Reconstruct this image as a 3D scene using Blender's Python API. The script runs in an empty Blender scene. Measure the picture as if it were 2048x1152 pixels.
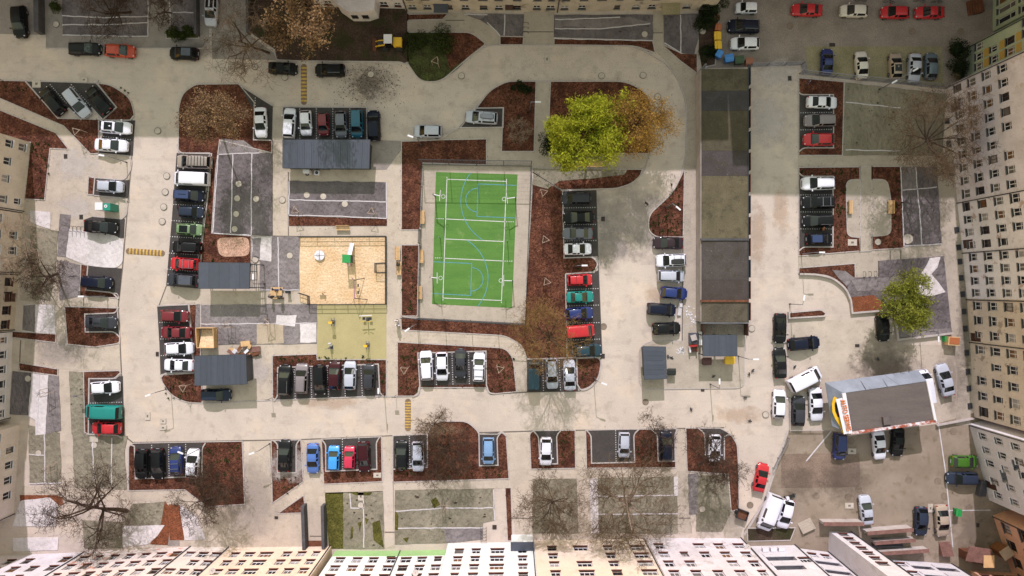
import bpy, math, random
from mathutils import Vector, Matrix
from mathutils.geometry import tessellate_polygon
random.seed(7)
R = math.radians
scn = bpy.context.scene
COL = scn.collection

# ------------------------------------------------------------------ camera, sky, sun, exposure
SC, CAMH = 14.0, 97.5            # plan scale (plan units per metre) and flying height
SUN_EL, SUN_AZ = 37.5, 4.0       # sun stands towards +Y, a little to the left
cd = bpy.data.cameras.new('camera'); cam = bpy.data.objects.new('camera', cd); COL.objects.link(cam)
cam.location = (0, 0, CAMH); cam.rotation_euler = (0, 0, 0)
cd.sensor_width = 36; cd.lens = 24; cd.clip_end = 2000; cd.clip_start = 0.5
scn.camera = cam
wd = bpy.data.worlds.new('World'); scn.world = wd; wd.use_nodes = True
wt = wd.node_tree; bg = wt.nodes['Background']
sky = wt.nodes.new('ShaderNodeTexSky'); sky.sky_type = 'NISHITA'; sky.sun_disc = False
sky.sun_elevation = R(SUN_EL); sky.sun_rotation = R(-SUN_AZ)
sky.air_density = 5.0; sky.dust_density = 0.0; sky.ozone_density = 0.0
wt.links.new(sky.outputs[0], bg.inputs[0]); bg.inputs[1].default_value = 0.15
sl = bpy.data.lights.new('sun', 'SUN'); so = bpy.data.objects.new('sun', sl); COL.objects.link(so)
sl.energy = 3.0; sl.angle = R(0.6); sl.color = (1.0, 0.95, 0.9)
d = Vector((-math.sin(R(SUN_AZ)) * math.cos(R(SUN_EL)), math.cos(R(SUN_AZ)) * math.cos(R(SUN_EL)), math.sin(R(SUN_EL))))
so.rotation_euler = d.to_track_quat('Z', 'Y').to_euler(); so.location = (0, 0, 60)
vs = scn.view_settings
scn.display_settings.display_device = 'sRGB'
vs.view_transform = 'Standard'; vs.look = 'None'; vs.gamma = 1.0; vs.use_curve_mapping = False
vs.exposure = 0.68

# ------------------------------------------------------------------ helpers
def G(px, py, z=0.0): return Vector(((px - 1024) / SC, (576 - py) / SC, z))          # plan point -> metres
def E(px, py, z):                                                                     # a point known to be z up
    f = 1 - z / CAMH; return Vector(((px - 1024) / SC * f, (576 - py) / SC * f, z))
def lin(c):
    c /= 255.0
    return c / 12.92 if c <= 0.04045 else ((c + 0.055) / 1.055) ** 2.4
KA = 0.72
def C(r, g, b, k=None): k = KA if k is None else k; return (min(1, lin(r) * k * 1.03), lin(g) * k * .985, min(1, lin(b) * k * 1.29), 1)

class MB:
    def __init__(s): s.v = []; s.f = []
    def quad(s, a, b, c, d): n = len(s.v); s.v += [tuple(a), tuple(b), tuple(c), tuple(d)]; s.f.append((n, n+1, n+2, n+3)); return s
    def tri(s, a, b, c): n = len(s.v); s.v += [tuple(a), tuple(b), tuple(c)]; s.f.append((n, n+1, n+2)); return s
    def box(s, c, size, rz=0.0, tilt=None):
        n = len(s.v); hx, hy, hz = size[0]/2, size[1]/2, size[2]/2
        m = Matrix.Rotation(rz, 3, 'Z')
        if tilt: m = m @ Matrix.Rotation(tilt[1], 3, tilt[0])
        c = Vector(c)
        for z in (-hz, hz):
            for x, y in ((-hx,-hy),(hx,-hy),(hx,hy),(-hx,hy)): s.v.append(tuple(c + m @ Vector((x, y, z))))
        s.f += [(n+3,n+2,n+1,n),(n+4,n+5,n+6,n+7),(n,n+1,n+5,n+4),(n+1,n+2,n+6,n+5),(n+2,n+3,n+7,n+6),(n+3,n,n+4,n+7)]
        return s
    def bar(s, a, b, w, h=None):
        a, b = Vector(a), Vector(b); h = h or w; dd = b - a; L = dd.length
        if L < 1e-6: return s
        q = dd.to_track_quat('X', 'Z').to_matrix(); n = len(s.v); c = (a + b) / 2
        for z in (-h/2, h/2):
            for x, y in ((-L/2,-w/2),(L/2,-w/2),(L/2,w/2),(-L/2,w/2)): s.v.append(tuple(c + q @ Vector((x, y, z))))
        s.f += [(n+3,n+2,n+1,n),(n+4,n+5,n+6,n+7),(n,n+1,n+5,n+4),(n+1,n+2,n+6,n+5),(n+2,n+3,n+7,n+6),(n+3,n,n+4,n+7)]
        return s
    def tube(s, a, b, r0, r1=None, n=6, cap=True):
        a, b = Vector(a), Vector(b); r1 = r0 if r1 is None else r1; dd = b - a
        if dd.length < 1e-6: return s
        q = dd.to_track_quat('Z', 'Y').to_matrix(); k = len(s.v)
        for p, r in ((a, r0), (b, r1)):
            for i in range(n):
                t = 2 * math.pi * i / n; s.v.append(tuple(p + q @ Vector((r * math.cos(t), r * math.sin(t), 0))))
        for i in range(n): j = (i + 1) % n; s.f.append((k+i, k+j, k+n+j, k+n+i))
        if cap: s.f.append(tuple(k+n+i for i in range(n))); s.f.append(tuple(k+n-1-i for i in range(n)))
        return s
    def ring(s, c, r0, r1, z0, z1, n=20):
        k = len(s.v); c = Vector(c)
        for i in range(n):
            t = 2 * math.pi * i / n; cs, sn = math.cos(t), math.sin(t)
            for r, z in ((r0, z0), (r1, z0), (r1, z1), (r0, z1)): s.v.append((c.x + r*cs, c.y + r*sn, c.z + z))
        for i in range(n):
            a, b = k + 4*i, k + 4*((i+1) % n)
            for q in range(4): s.f.append((a+q, a+(q+1) % 4, b+(q+1) % 4, b+q)[::-1])
        return s
    def prism(s, pts, z0, z1, bottom=False):
        pts = [Vector((p[0], p[1], 0)) for p in pts]
        ar = sum(pts[i].x*pts[(i+1) % len(pts)].y - pts[(i+1) % len(pts)].x*pts[i].y for i in range(len(pts)))
        if ar < 0: pts = pts[::-1]
        n, k = len(pts), len(s.v)
        s.v += [(p.x, p.y, z1) for p in pts] + [(p.x, p.y, z0) for p in pts]
        for t in tessellate_polygon([pts]):
            a, b, c = t
            cr = (pts[b]-pts[a]).cross(pts[c]-pts[a]).z
            t = (a, b, c) if cr > 0 else (a, c, b)
            s.f.append(tuple(k + i for i in t))
            if bottom: s.f.append(tuple(k + n + i for i in t[::-1]))
        for i in range(n): j = (i+1) % n; s.f.append((k+n+i, k+n+j, k+j, k+i))
        return s
    def mesh(s, name, smooth=False):
        me = bpy.data.meshes.new(name); me.from_pydata(s.v, [], s.f); me.update()
        if smooth: me.shade_smooth()
        return me
    def build(s, name, mat=None, parent=None, smooth=False, **kw):
        me = s.mesh(name, smooth)
        if mat: me.materials.append(mat)
        return link(name, me, parent, **kw)

def link(name, me, parent=None, loc=None, rz=None, label=None, cat=None, group=None, kind=None, mat=None):
    o = bpy.data.objects.new(name, me); COL.objects.link(o)
    if parent is not None: o.parent = parent
    if loc is not None: o.location = loc
    if rz is not None: o.rotation_euler = (0, 0, rz)
    tag(o, label, cat, group, kind)
    if mat is not None and me is not None:
        if not me.materials: me.materials.append(mat)
        else: o.material_slots[0].link = 'OBJECT'; o.material_slots[0].material = mat
    return o
def tag(o, label=None, cat=None, group=None, kind=None):
    if label: o['label'] = label
    if cat: o['category'] = cat
    if group: o['group'] = group
    if kind: o['kind'] = kind
    return o
def thing(name, label, cat, loc=(0, 0, 0), rz=0.0, group=None):
    return link(name, None, None, loc, rz, label, cat, group)

# ------------------------------------------------------------------ materials
def nmat(name, col, var=0.18, scale=0.6, col2=None, fine=0.12, fscale=9.0, rough=0.85, bump=0.0, bscale=14.0, metal=0.0, coat=0.0, spec=0.3, stretch=None, sharp=False):
    """procedural surface: col drifting to col2 in soft patches, fine grain on top, optional relief"""
    m = bpy.data.materials.new(name); m.use_nodes = True; t = m.node_tree; N = t.nodes; Lk = t.links
    b = N['Principled BSDF']
    geo = N.new('ShaderNodeNewGeometry'); mp = N.new('ShaderNodeMapping'); Lk.new(geo.outputs['Position'], mp.inputs[0])
    if stretch: mp.inputs['Scale'].default_value = stretch
    n1 = N.new('ShaderNodeTexNoise'); n1.inputs['Scale'].default_value = scale; n1.inputs['Detail'].default_value = 5; n1.inputs['Roughness'].default_value = 0.62
    n2 = N.new('ShaderNodeTexNoise'); n2.inputs['Scale'].default_value = fscale; n2.inputs['Detail'].default_value = 3; n2.inputs['Roughness'].default_value = 0.7
    Lk.new(mp.outputs[0], n1.inputs[0]); Lk.new(mp.outputs[0], n2.inputs[0])
    c2 = col2 or tuple(min(1, x * (1 - 2.2 * var)) for x in col[:3]) + (1,)
    cr = N.new('ShaderNodeValToRGB'); cr.color_ramp.elements[0].position = 0.44 if sharp else 0.3; cr.color_ramp.elements[1].position = 0.56 if sharp else 0.72
    cr.color_ramp.elements[0].color = c2; cr.color_ramp.elements[1].color = col
    Lk.new(n1.outputs['Fac'], cr.inputs[0])
    mr = N.new('ShaderNodeMapRange'); mr.inputs[1].default_value = 0.28; mr.inputs[2].default_value = 0.72
    mr.inputs[3].default_value = 1 - fine * 2; mr.inputs[4].default_value = 1 + fine * 2
    Lk.new(n2.outputs['Fac'], mr.inputs[0])
    mu = N.new('ShaderNodeMix'); mu.data_type = 'RGBA'; mu.blend_type = 'MULTIPLY'; mu.inputs[0].default_value = 1
    Lk.new(cr.outputs[0], mu.inputs[6]); Lk.new(mr.outputs[0], mu.inputs[7]); Lk.new(mu.outputs[2], b.inputs['Base Color'])
    b.inputs['Roughness'].default_value = rough; b.inputs['Metallic'].default_value = metal
    b.inputs['Specular IOR Level'].default_value = spec
    if coat: b.inputs['Coat Weight'].default_value = coat; b.inputs['Coat Roughness'].default_value = 0.06
    if bump:
        n3 = N.new('ShaderNodeTexNoise'); n3.inputs['Scale'].default_value = bscale; n3.inputs['Detail'].default_value = 4
        Lk.new(mp.outputs[0], n3.inputs[0])
        bp = N.new('ShaderNodeBump'); bp.inputs['Strength'].default_value = min(1, bump); bp.inputs['Distance'].default_value = 0.1 * max(1, bump)
        Lk.new(n3.outputs['Fac'], bp.inputs['Height']); Lk.new(bp.outputs[0], b.inputs['Normal'])
    m['mul'] = 1; return m

def overlay(m, kind, scale, col, fac, rot=0.0, lo=0.0, hi=0.08, stretch=(1, 1, 1)):
    """second pattern over a material: cracks/joints/blotches with their own colour"""
    t = m.node_tree; N = t.nodes; Lk = t.links; b = N['Principled BSDF']
    src = b.inputs['Base Color'].links[0].from_socket
    geo = N.new('ShaderNodeNewGeometry'); mp = N.new('ShaderNodeMapping'); Lk.new(geo.outputs['Position'], mp.inputs[0])
    mp.inputs['Rotation'].default_value = (0, 0, rot); mp.inputs['Scale'].default_value = stretch
    if kind == 'voronoi':
        v = N.new('ShaderNodeTexVoronoi'); v.feature = 'DISTANCE_TO_EDGE'; v.inputs['Scale'].default_value = scale; out = v.outputs['Distance']
    elif kind == 'cell':
        v = N.new('ShaderNodeTexVoronoi'); v.inputs['Scale'].default_value = scale; out = v.outputs['Color']
    elif kind == 'brick':
        v = N.new('ShaderNodeTexBrick'); v.inputs['Scale'].default_value = scale; v.inputs['Mortar Size'].default_value = 0.03
        v.inputs['Color1'].default_value = (1,1,1,1); v.inputs['Color2'].default_value = (.7,.7,.7,1); v.inputs['Mortar'].default_value = (0,0,0,1); out = v.outputs['Color']
    elif kind == 'wave':
        v = N.new('ShaderNodeTexWave'); v.inputs['Scale'].default_value = scale; v.inputs['Distortion'].default_value = 1.5; out = v.outputs['Fac']
    else:
        v = N.new('ShaderNodeTexNoise'); v.inputs['Scale'].default_value = scale; v.inputs['Detail'].default_value = 6; v.inputs['Roughness'].default_value = 0.65; out = v.outputs['Fac']
    Lk.new(mp.outputs[0], v.inputs[0])
    mr = N.new('ShaderNodeMapRange'); mr.inputs[1].default_value = lo; mr.inputs[2].default_value = hi; mr.inputs[3].default_value = fac; mr.inputs[4].default_value = 0
    Lk.new(out, mr.inputs[0])
    mx = N.new('ShaderNodeMix'); mx.data_type = 'RGBA'; Lk.new(mr.outputs[0], mx.inputs[0]); Lk.new(src, mx.inputs[6]); mx.inputs[7].default_value = col
    Lk.new(mx.outputs[2], b.inputs['Base Color']); return m

def pmat(name, col, rough=0.5, metal=0.0, coat=0.0, spec=0.5, var=0.05):
    return nmat(name, col, var=var, scale=1.3, fine=var, fscale=12, rough=rough, metal=metal, coat=coat, spec=spec)

CONC = C(207, 192, 170)
M = {}
M['road'] = nmat('road_concrete', CONC, var=.08, scale=.10, col2=C(192, 178, 158), fine=.05, fscale=6, rough=.9, bump=.15, bscale=30)
overlay(M['road'], 'noise', .55, C(150, 137, 120), .35, lo=.36, hi=.47)
overlay(M['road'], 'noise', .22, C(222, 200, 168), .45, lo=.34, hi=.5, rot=1)
overlay(M['road'], 'noise', 2.6, C(120, 105, 90), .5, lo=.28, hi=.34)
overlay(M['road'], 'noise', .5, C(168, 156, 140), .22, lo=.36, hi=.46, stretch=(.16, 1.6, 1), rot=.05); overlay(M['road'], 'noise', .28, C(176, 162, 144), .3, lo=.36, hi=.5, rot=.7)
overlay(M['road'], 'noise', 5.5, C(96, 86, 76), .55, lo=.24, hi=.29)
M['greyroad'] = nmat('grey_concrete', C(176, 166, 152), var=.14, scale=.35, col2=C(150, 141, 130), fine=.06, fscale=7, rough=.8)
M['path'] = nmat('path_pavers', C(190, 177, 154), var=.1, scale=.5, fine=.06, fscale=8, rough=.9)
overlay(M['path'], 'brick', 2.2, C(140, 128, 110), .18, lo=.1, hi=.9)
overlay(M['path'], 'noise', 1.4, C(140, 127, 108), .4, lo=.33, hi=.45)
M['pathl'] = nmat('light_pavers', C(205, 190, 165), var=.1, scale=.45, fine=.07, fscale=8, rough=.9)
overlay(M['pathl'], 'brick', 2.2, C(160, 146, 124), .2, lo=.1, hi=.9)
overlay(M['pathl'], 'noise', 1.1, C(155, 140, 116), .4, lo=.35, hi=.46)
M['pathg'] = nmat('grey_pavers', C(160, 150, 136), var=.14, scale=.4, fine=.07, fscale=8, rough=.9)
overlay(M['pathg'], 'noise', 1.1, C(110, 102, 90), .5, lo=.33, hi=.46)
M['bay'] = nmat('bay_setts', C(80, 74, 69), var=.16, scale=.5, fine=.14, fscale=7, rough=.9, bump=.3, bscale=25)
overlay(M['bay'], 'brick', 4, C(60, 55, 50), .35, lo=.1, hi=.8)
M['mulch'] = nmat('bark_mulch', C(104, 66, 48, .85), var=.25, scale=.5, col2=C(68, 43, 32, .85), fine=.42, fscale=5.5, rough=1, bump=1.5, bscale=6, spec=.1)
overlay(M['mulch'], 'cell', 3.2, C(156, 106, 80), .55, lo=.0, hi=.32)
overlay(M['mulch'], 'cell', 4.5, C(38, 22, 18), .75, rot=.6, lo=.0, hi=.36)
overlay(M['mulch'], 'noise', .5, C(70, 40, 32), .55, lo=.38, hi=.5)
M['mulchl'] = nmat('tan_mulch', C(150, 92, 62), var=.2, scale=.7, fine=.3, fscale=6, rough=1, bump=1.2, bscale=7, spec=.1)
overlay(M['mulchl'], 'cell', 3.4, C(90, 60, 40), .6, lo=0, hi=.35)
M['soil'] = nmat('dark_soil', C(84, 68, 56, .9), var=.3, scale=.5, col2=C(56, 44, 36, .9), fine=.25, fscale=5, rough=1, bump=1, bscale=5, spec=.1)
overlay(M['soil'], 'noise', .35, C(52, 60, 28), .6, lo=.4, hi=.52)
M['kerb'] = nmat('kerb_stone', C(196, 186, 172), var=.08, scale=2, fine=.07, rough=.9)
overlay(M['kerb'], 'brick', 1.1, C(120, 112, 100), .35, lo=.1, hi=.6)
M['seam'] = nmat('dark_seam', C(120, 110, 96), var=.1, scale=2, fine=.1, rough=.95)
def fabric(name, c, c2, wr=1.0, dirt=.35):
    m = nmat(name, c, var=.12, scale=.28, col2=c2, fine=.06, fscale=10, rough=.95, bump=wr*(4 if c[0] < .4 else 1.3), bscale=2.2, stretch=(1, .6, 1), spec=.15)
    overlay(m, 'noise', 1.2, tuple(x * .6 for x in c2[:3]) + (1,), dirt, lo=.33, hi=.45)
    overlay(m, 'noise', 7, tuple(x * .5 for x in c2[:3]) + (1,), dirt, lo=.3, hi=.38); return m
M['fgrey'] = fabric('grey_weed_fabric', C(150, 142, 134), C(118, 110, 104))
M['fdark'] = fabric('dark_weed_fabric', C(134, 125, 120), C(92, 85, 82), 1.1)
M['fwhite'] = fabric('white_fleece', C(232, 224, 214), C(196, 188, 176), 1.4, .2)
M['fgreen'] = fabric('green_grey_fabric', C(154, 146, 122), C(122, 115, 94), .8, .6)
M['ftan'] = fabric('tan_fabric', C(196, 180, 150), C(168, 152, 124), 1, .3)
M['hem'] = nmat('pale_hem', C(215, 208, 200), var=.1, scale=2, fine=.1, rough=.95)
M['sand'] = nmat('play_sand', C(232, 206, 164), var=.16, scale=.35, col2=C(214, 178, 128), fine=.12, fscale=4, rough=1, bump=1.2, bscale=3.0, spec=.1)
overlay(M['sand'], 'noise', 2.6, C(168, 122, 72), .6, lo=.3, hi=.42, stretch=(.7, 1.6, 1))
overlay(M['sand'], 'noise', 3.2, C(252, 232, 190), .5, lo=.3, hi=.42, rot=.5, stretch=(.7, 1.8, 1))
M['rubber'] = nmat('tan_rubber', C(182, 170, 118), var=.07, scale=.4, fine=.05, fscale=8, rough=.9)
overlay(M['rubber'], 'brick', 1.0, C(150, 140, 90), .12, lo=.1, hi=.9)
M['court'] = nmat('green_court', C(95, 137, 60), var=.14, scale=.3, col2=C(80, 122, 52), fine=.07, fscale=7, rough=.9, stretch=(.5, 2.5, 1))
overlay(M['court'], 'noise', .25, C(128, 152, 88), .6, lo=.32, hi=.42, rot=.4); overlay(M['court'], 'noise', 1.6, C(150, 150, 104), .4, lo=.28, hi=.36); overlay(M['court'], 'noise', .6, C(62, 104, 44), .4, lo=.34, hi=.44, rot=1.1, stretch=(.4, 2, 1))
M['linew'] = nmat('white_line', C(222, 220, 208), var=.12, scale=1.2, fine=.1, rough=.8)
M['lineb'] = nmat('blue_line', C(98, 158, 166), var=.12, scale=1.2, fine=.1, rough=.8)
M['cobble'] = nmat('old_setts', C(176, 162, 144), var=.18, scale=.3, col2=C(140, 128, 112), fine=.15, fscale=6, rough=.9, bump=.5, bscale=12)
overlay(M['cobble'], 'brick', 3.0, C(84, 76, 66), .75, lo=.1, hi=.6, rot=R(90))
M['moss'] = nmat('mossy_paving', C(164, 152, 118), var=.2, scale=.3, col2=C(124, 118, 82), fine=.15, fscale=6, rough=.95)
M['lot'] = nmat('brown_lot_pavers', C(164, 148, 126), var=.14, scale=.25, col2=C(136, 121, 99), fine=.08, fscale=6, rough=.9)
overlay(M['lot'], 'brick', 1.6, C(110, 94, 74), .3, lo=.1, hi=.7)
overlay(M['lot'], 'noise', .8, C(112, 98, 72), .6, lo=.34, hi=.46)
M['grid'] = nmat('small_setts', C(160, 138, 116), var=.2, scale=.4, fine=.15, fscale=6, rough=.9)
overlay(M['grid'], 'brick', 2.2, C(80, 64, 50), .7, lo=.1, hi=.75, rot=R(45))
M['dgrass'] = nmat('dark_grass', C(84, 92, 48), var=.3, scale=.7, col2=C(58, 52, 36), fine=.3, fscale=5, rough=1, bump=1, bscale=8, spec=.1)  # grass of a darker green, drifting to brown
M['grass'] = nmat('rough_grass', C(104, 100, 48), var=.3, scale=.8, col2=C(72, 70, 30), fine=.35, fscale=5, rough=1, bump=1, bscale=8, spec=.1)
M['gravel'] = nmat('pink_gravel', C(206, 166, 136), var=.1, scale=.8, fine=.3, fscale=6, rough=1, bump=1, bscale=8)
# objects
M['steel'] = pmat('galvanised_steel', C(150, 150, 150), .45, .7, 0, .5, .1)
M['dsteel'] = pmat('dark_steel', C(58, 60, 64), .5, .3)
M['anth'] = pmat('anthracite_sheet', C(76, 80, 88), .5, .1, 0, .4, .05)
M['anth2'] = pmat('anthracite_sheet_worn', C(82, 86, 94), .45, .1, 0, .4, .08)
M['anthd'] = pmat('anthracite_trim', C(52, 56, 62), .5, .1)
M['white'] = pmat('white_paint', C(232, 230, 224), .5, 0, 0, .4, .04)
M['wood'] = nmat('pale_timber', C(226, 186, 128), var=.12, scale=2, fine=.1, fscale=16, rough=.7)
M['woodd'] = nmat('brown_timber', C(140, 92, 58), var=.2, scale=2, fine=.14, fscale=16, rough=.8)
M['black'] = pmat('black_plastic', C(30, 30, 31), .55)
M['tyre'] = pmat('tyre_rubber', C(38, 37, 36), .85)
M['yellow'] = pmat('yellow_paint', C(238, 190, 40), .5)
M['green'] = pmat('green_plastic', C(34, 150, 70), .5)
M['teal'] = pmat('teal_panel', C(24, 140, 112), .5)
M['red'] = pmat('red_paint', C(170, 40, 38), .5)
M['orange'] = pmat('orange_paint', C(226, 120, 40), .5)
M['blue'] = pmat('blue_plastic', C(66, 140, 204), .5)
M['navy'] = pmat('navy_paint', C(32, 48, 110), .5)
M['pink'] = pmat('purple_tube', C(150, 90, 140), .5)
M['rust'] = nmat('rust_brown', C(124, 78, 54), var=.25, scale=1.5, fine=.2, fscale=10, rough=.8)
M['concd'] = nmat('dark_concrete_wall', C(92, 90, 90), var=.2, scale=.8, fine=.12, fscale=8, rough=.9)
M['conc'] = nmat('pale_concrete_wall', C(196, 186, 172), var=.12, scale=.8, fine=.1, fscale=8, rough=.9)
M['brickr'] = nmat('red_coping_brick', C(144, 106, 92), var=.2, scale=1.2, fine=.15, fscale=8, rough=.9)
M['frame'] = pmat('window_frame_white', C(236, 234, 228), .5)
M['framed'] = pmat('window_frame_brown', C(84, 54, 44), .5)
M['sill'] = nmat('brick_sill', C(122, 74, 62), var=.2, scale=2, fine=.1, rough=.8)
M['sillg'] = nmat('grey_sill', C(110, 108, 104), var=.15, scale=2, fine=.1, rough=.6)
M['drain'] = pmat('drain_iron', C(78, 66, 58), .8, .1, 0, .2, .15)
M['cover'] = nmat('concrete_cover', C(204, 192, 170), var=.12, scale=2, fine=.1, rough=.9)
M['coverd'] = nmat('iron_cover', C(146, 128, 106), var=.15, scale=2, fine=.1, rough=.8)
def glassm(name, c, rough=.08, spec=.5):
    return pmat(name, c, rough, 0, 0, spec, .1)
M['glass'] = glassm('car_glass', C(20, 22, 24), .05, .22)
M['glass2'] = glassm('clean_car_glass', C(24, 28, 32), .03, .7)
M['pane'] = glassm('window_glass', C(44, 46, 50), .1, .5)
M['pane3'] = glassm('lace_curtain_glass', C(176, 172, 164), .3, .3); M['pane4'] = glassm('amber_blind_glass', C(128, 92, 58), .3, .3)
M['pane2'] = glassm('curtained_glass', C(120, 116, 110), .2, .4)
M['lampw'] = pmat('headlamp_lens', C(196, 198, 198), .2)
M['lampr'] = pmat('tail_lens', C(150, 22, 22), .2)
M['stake'] = nmat('weathered_stake', C(196, 172, 146), var=.15, scale=2, fine=.1, rough=.8)
M['bark'] = nmat('tree_bark', C(96, 80, 66), var=.25, scale=2, fine=.2, fscale=10, rough=.95, spec=.1)
M['barkl'] = nmat('pale_bark', C(168, 146, 122), var=.2, scale=2, fine=.2, fscale=10, rough=.95, spec=.1)
M['twig'] = nmat('brown_twigs', C(110, 92, 70), var=.2, scale=2, fine=.15, fscale=6, rough=.95, spec=.1)
M['twigg'] = nmat('golden_twigs', C(146, 116, 70), var=.25, scale=1.5, fine=.2, fscale=6, rough=.95, spec=.1)
M['twigd'] = nmat('dark_twigs', C(82, 66, 52), var=.2, scale=2, fine=.15, fscale=6, rough=.95, spec=.1)
def leafm(name, c, c2, fine=.25):
    m = nmat(name, c, var=.3, scale=.9, col2=c2, fine=fine, fscale=4.5, rough=.8, spec=.15)
    t = m.node_tree; b = t.nodes['Principled BSDF']; o = [n for n in t.nodes if n.type == 'OUTPUT_MATERIAL'][0]
    tr = t.nodes.new('ShaderNodeBsdfTranslucent'); mx = t.nodes.new('ShaderNodeMixShader'); mx.inputs[0].default_value = .35
    t.links.new(b.inputs['Base Color'].links[0].from_socket, tr.inputs[0])
    t.links.new(b.outputs[0], mx.inputs[1]); t.links.new(tr.outputs[0], mx.inputs[2]); t.links.new(mx.outputs[0], o.inputs[0]); return m
M['lwillow'] = leafm('yellow_green_leaf', C(192, 196, 56, .8), C(128, 138, 32, .66))
M['lgold'] = leafm('golden_leaf', C(204, 164, 78, .72), C(140, 106, 46, .7))
M['lgreen'] = leafm('fresh_green_leaf', C(168, 172, 66, .72), C(106, 116, 38, .6))
M['ldry'] = leafm('dry_oak_leaf', C(170, 140, 100, .85), C(112, 88, 62, .8), .3)
M['ldark'] = leafm('evergreen_leaf', C(52, 66, 36, .8), C(26, 38, 20, .8))
M['livy'] = leafm('ivy_leaf', C(76, 88, 40, .8), C(48, 58, 26, .8))
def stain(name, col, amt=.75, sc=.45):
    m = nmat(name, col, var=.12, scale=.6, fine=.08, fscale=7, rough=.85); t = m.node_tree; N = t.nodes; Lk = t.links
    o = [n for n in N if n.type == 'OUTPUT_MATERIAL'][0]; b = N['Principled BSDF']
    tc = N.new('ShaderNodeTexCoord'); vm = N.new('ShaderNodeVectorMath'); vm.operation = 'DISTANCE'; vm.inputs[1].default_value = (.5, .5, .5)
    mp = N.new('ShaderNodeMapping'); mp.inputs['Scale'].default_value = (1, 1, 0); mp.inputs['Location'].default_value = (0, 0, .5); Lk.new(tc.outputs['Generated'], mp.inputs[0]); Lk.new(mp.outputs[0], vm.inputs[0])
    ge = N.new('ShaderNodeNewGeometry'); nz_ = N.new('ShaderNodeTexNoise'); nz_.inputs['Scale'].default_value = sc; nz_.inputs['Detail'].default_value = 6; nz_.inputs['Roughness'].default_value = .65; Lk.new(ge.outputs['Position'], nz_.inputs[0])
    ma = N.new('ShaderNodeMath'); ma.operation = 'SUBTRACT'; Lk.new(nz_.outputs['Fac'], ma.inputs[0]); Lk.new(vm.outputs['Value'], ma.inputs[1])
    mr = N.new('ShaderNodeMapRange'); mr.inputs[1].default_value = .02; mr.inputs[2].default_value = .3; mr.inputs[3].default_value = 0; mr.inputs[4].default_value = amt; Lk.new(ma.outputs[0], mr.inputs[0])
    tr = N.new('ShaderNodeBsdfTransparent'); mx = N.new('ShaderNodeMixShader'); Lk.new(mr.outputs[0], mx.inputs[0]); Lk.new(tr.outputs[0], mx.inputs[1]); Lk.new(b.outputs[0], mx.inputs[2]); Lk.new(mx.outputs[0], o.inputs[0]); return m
M['grey_patch'] = stain('soft_grey', C(166, 157, 146), .38); M['st_soot'] = stain('soot_stain', C(104, 92, 80), .28, .9); M['st_oil'] = stain('oil_stain', C(84, 74, 66), .3, 1.6); M['st_rust'] = stain('rusty_stain', C(206, 172, 132), .3, .8); M['st_pale'] = stain('pale_dust', C(226, 216, 200), .5, .7)  # the first is a soft-edged mid-grey patch over the paving
# ------------------------------------------------------------------ the ground plan
_k = [0]
def nz(base):
    _k[0] += 1; return base + 0.0021 * (_k[0] % 9)
def rnd(pts, closed=True):
    """corner points (x, y[, fillet radius]) -> plan points with rounded corners"""
    out = []; n = len(pts)
    for i, p in enumerate(pts):
        if len(p) < 3 or (not closed and i in (0, n-1)): out.append((p[0], p[1])); continue
        a, b, c = Vector(pts[i-1][:2]), Vector(p[:2]), Vector(pts[(i+1) % n][:2])
        u, v = (a-b), (c-b); r = min(p[2], u.length*.48, v.length*.48); u.normalize(); v.normalize()
        s, e = b + u*r, b + v*r
        for k in range(6):
            t = k/5; q = s*(1-t)**2 + b*2*t*(1-t) + e*t*t; out.append((q.x, q.y))
    return out
def off(pts, closed, d):
    n = len(pts); res = []
    for i in range(n):
        p = Vector(pts[i])
        a = Vector(pts[i-1]) if (closed or i > 0) else None
        c = Vector(pts[(i+1) % n]) if (closed or i < n-1) else None
        d1 = (p-a).normalized() if a is not None and (p-a).length > 1e-6 else None
        d2 = (c-p).normalized() if c is not None and (c-p).length > 1e-6 else None
        d1 = d1 if d1 is not None else d2; d2 = d2 if d2 is not None else d1
        if d1 is None: d1 = d2 = Vector((1, 0))
        n1, n2 = Vector((-d1.y, d1.x)), Vector((-d2.y, d2.x)); m = n1+n2
        if m.length < 1e-4: m = n1
        m.normalize(); k = 1/max(.5, m.dot(n1)); res.append(p + m*d*k)
    return res
def strip(mb, pts, w, z0, z1, closed=False):
    """a raised band of width w (m) along metre points"""
    A, B = off(pts, closed, w/2), off(pts, closed, -w/2); n = len(pts)
    for i in range(n if closed else n-1):
        j = (i+1) % n; a, b, c, dd = A[i], B[i], B[j], A[j]
        mb.quad((a.x,a.y,z1),(b.x,b.y,z1),(c.x,c.y,z1),(dd.x,dd.y,z1))
        mb.quad((b.x,b.y,z0),(c.x,c.y,z0),(c.x,c.y,z1),(b.x,b.y,z1)); mb.quad((dd.x,dd.y,z0),(a.x,a.y,z0),(a.x,a.y,z1),(dd.x,dd.y,z1))
    return mb
def mpts(pts, closed=True): return [tuple(G(*p)[:2]) for p in rnd(pts, closed)]
def slab(name, pts, mat, z, kerb=0, parent=None, kind='structure', **kw):
    mp = mpts(pts); o = MB().prism(mp, -.05, z).build(name, M[mat], parent, kind=kind if parent is None else None, **kw)
    if kerb: strip(MB(), mp, .13, .0, kerb, True).build('kerb', M['kerb'], o)
    return o
def P(pts, mat='path'): return slab('path', pts, mat, nz(.02))
BEDP = []
def bed(pts, mat='mulch', kerb=.10, name='planting_bed'):
    if mat == 'mulch': BEDP.append(mpts(pts))
    return slab(name, pts, mat, nz(.05), kerb)
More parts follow.
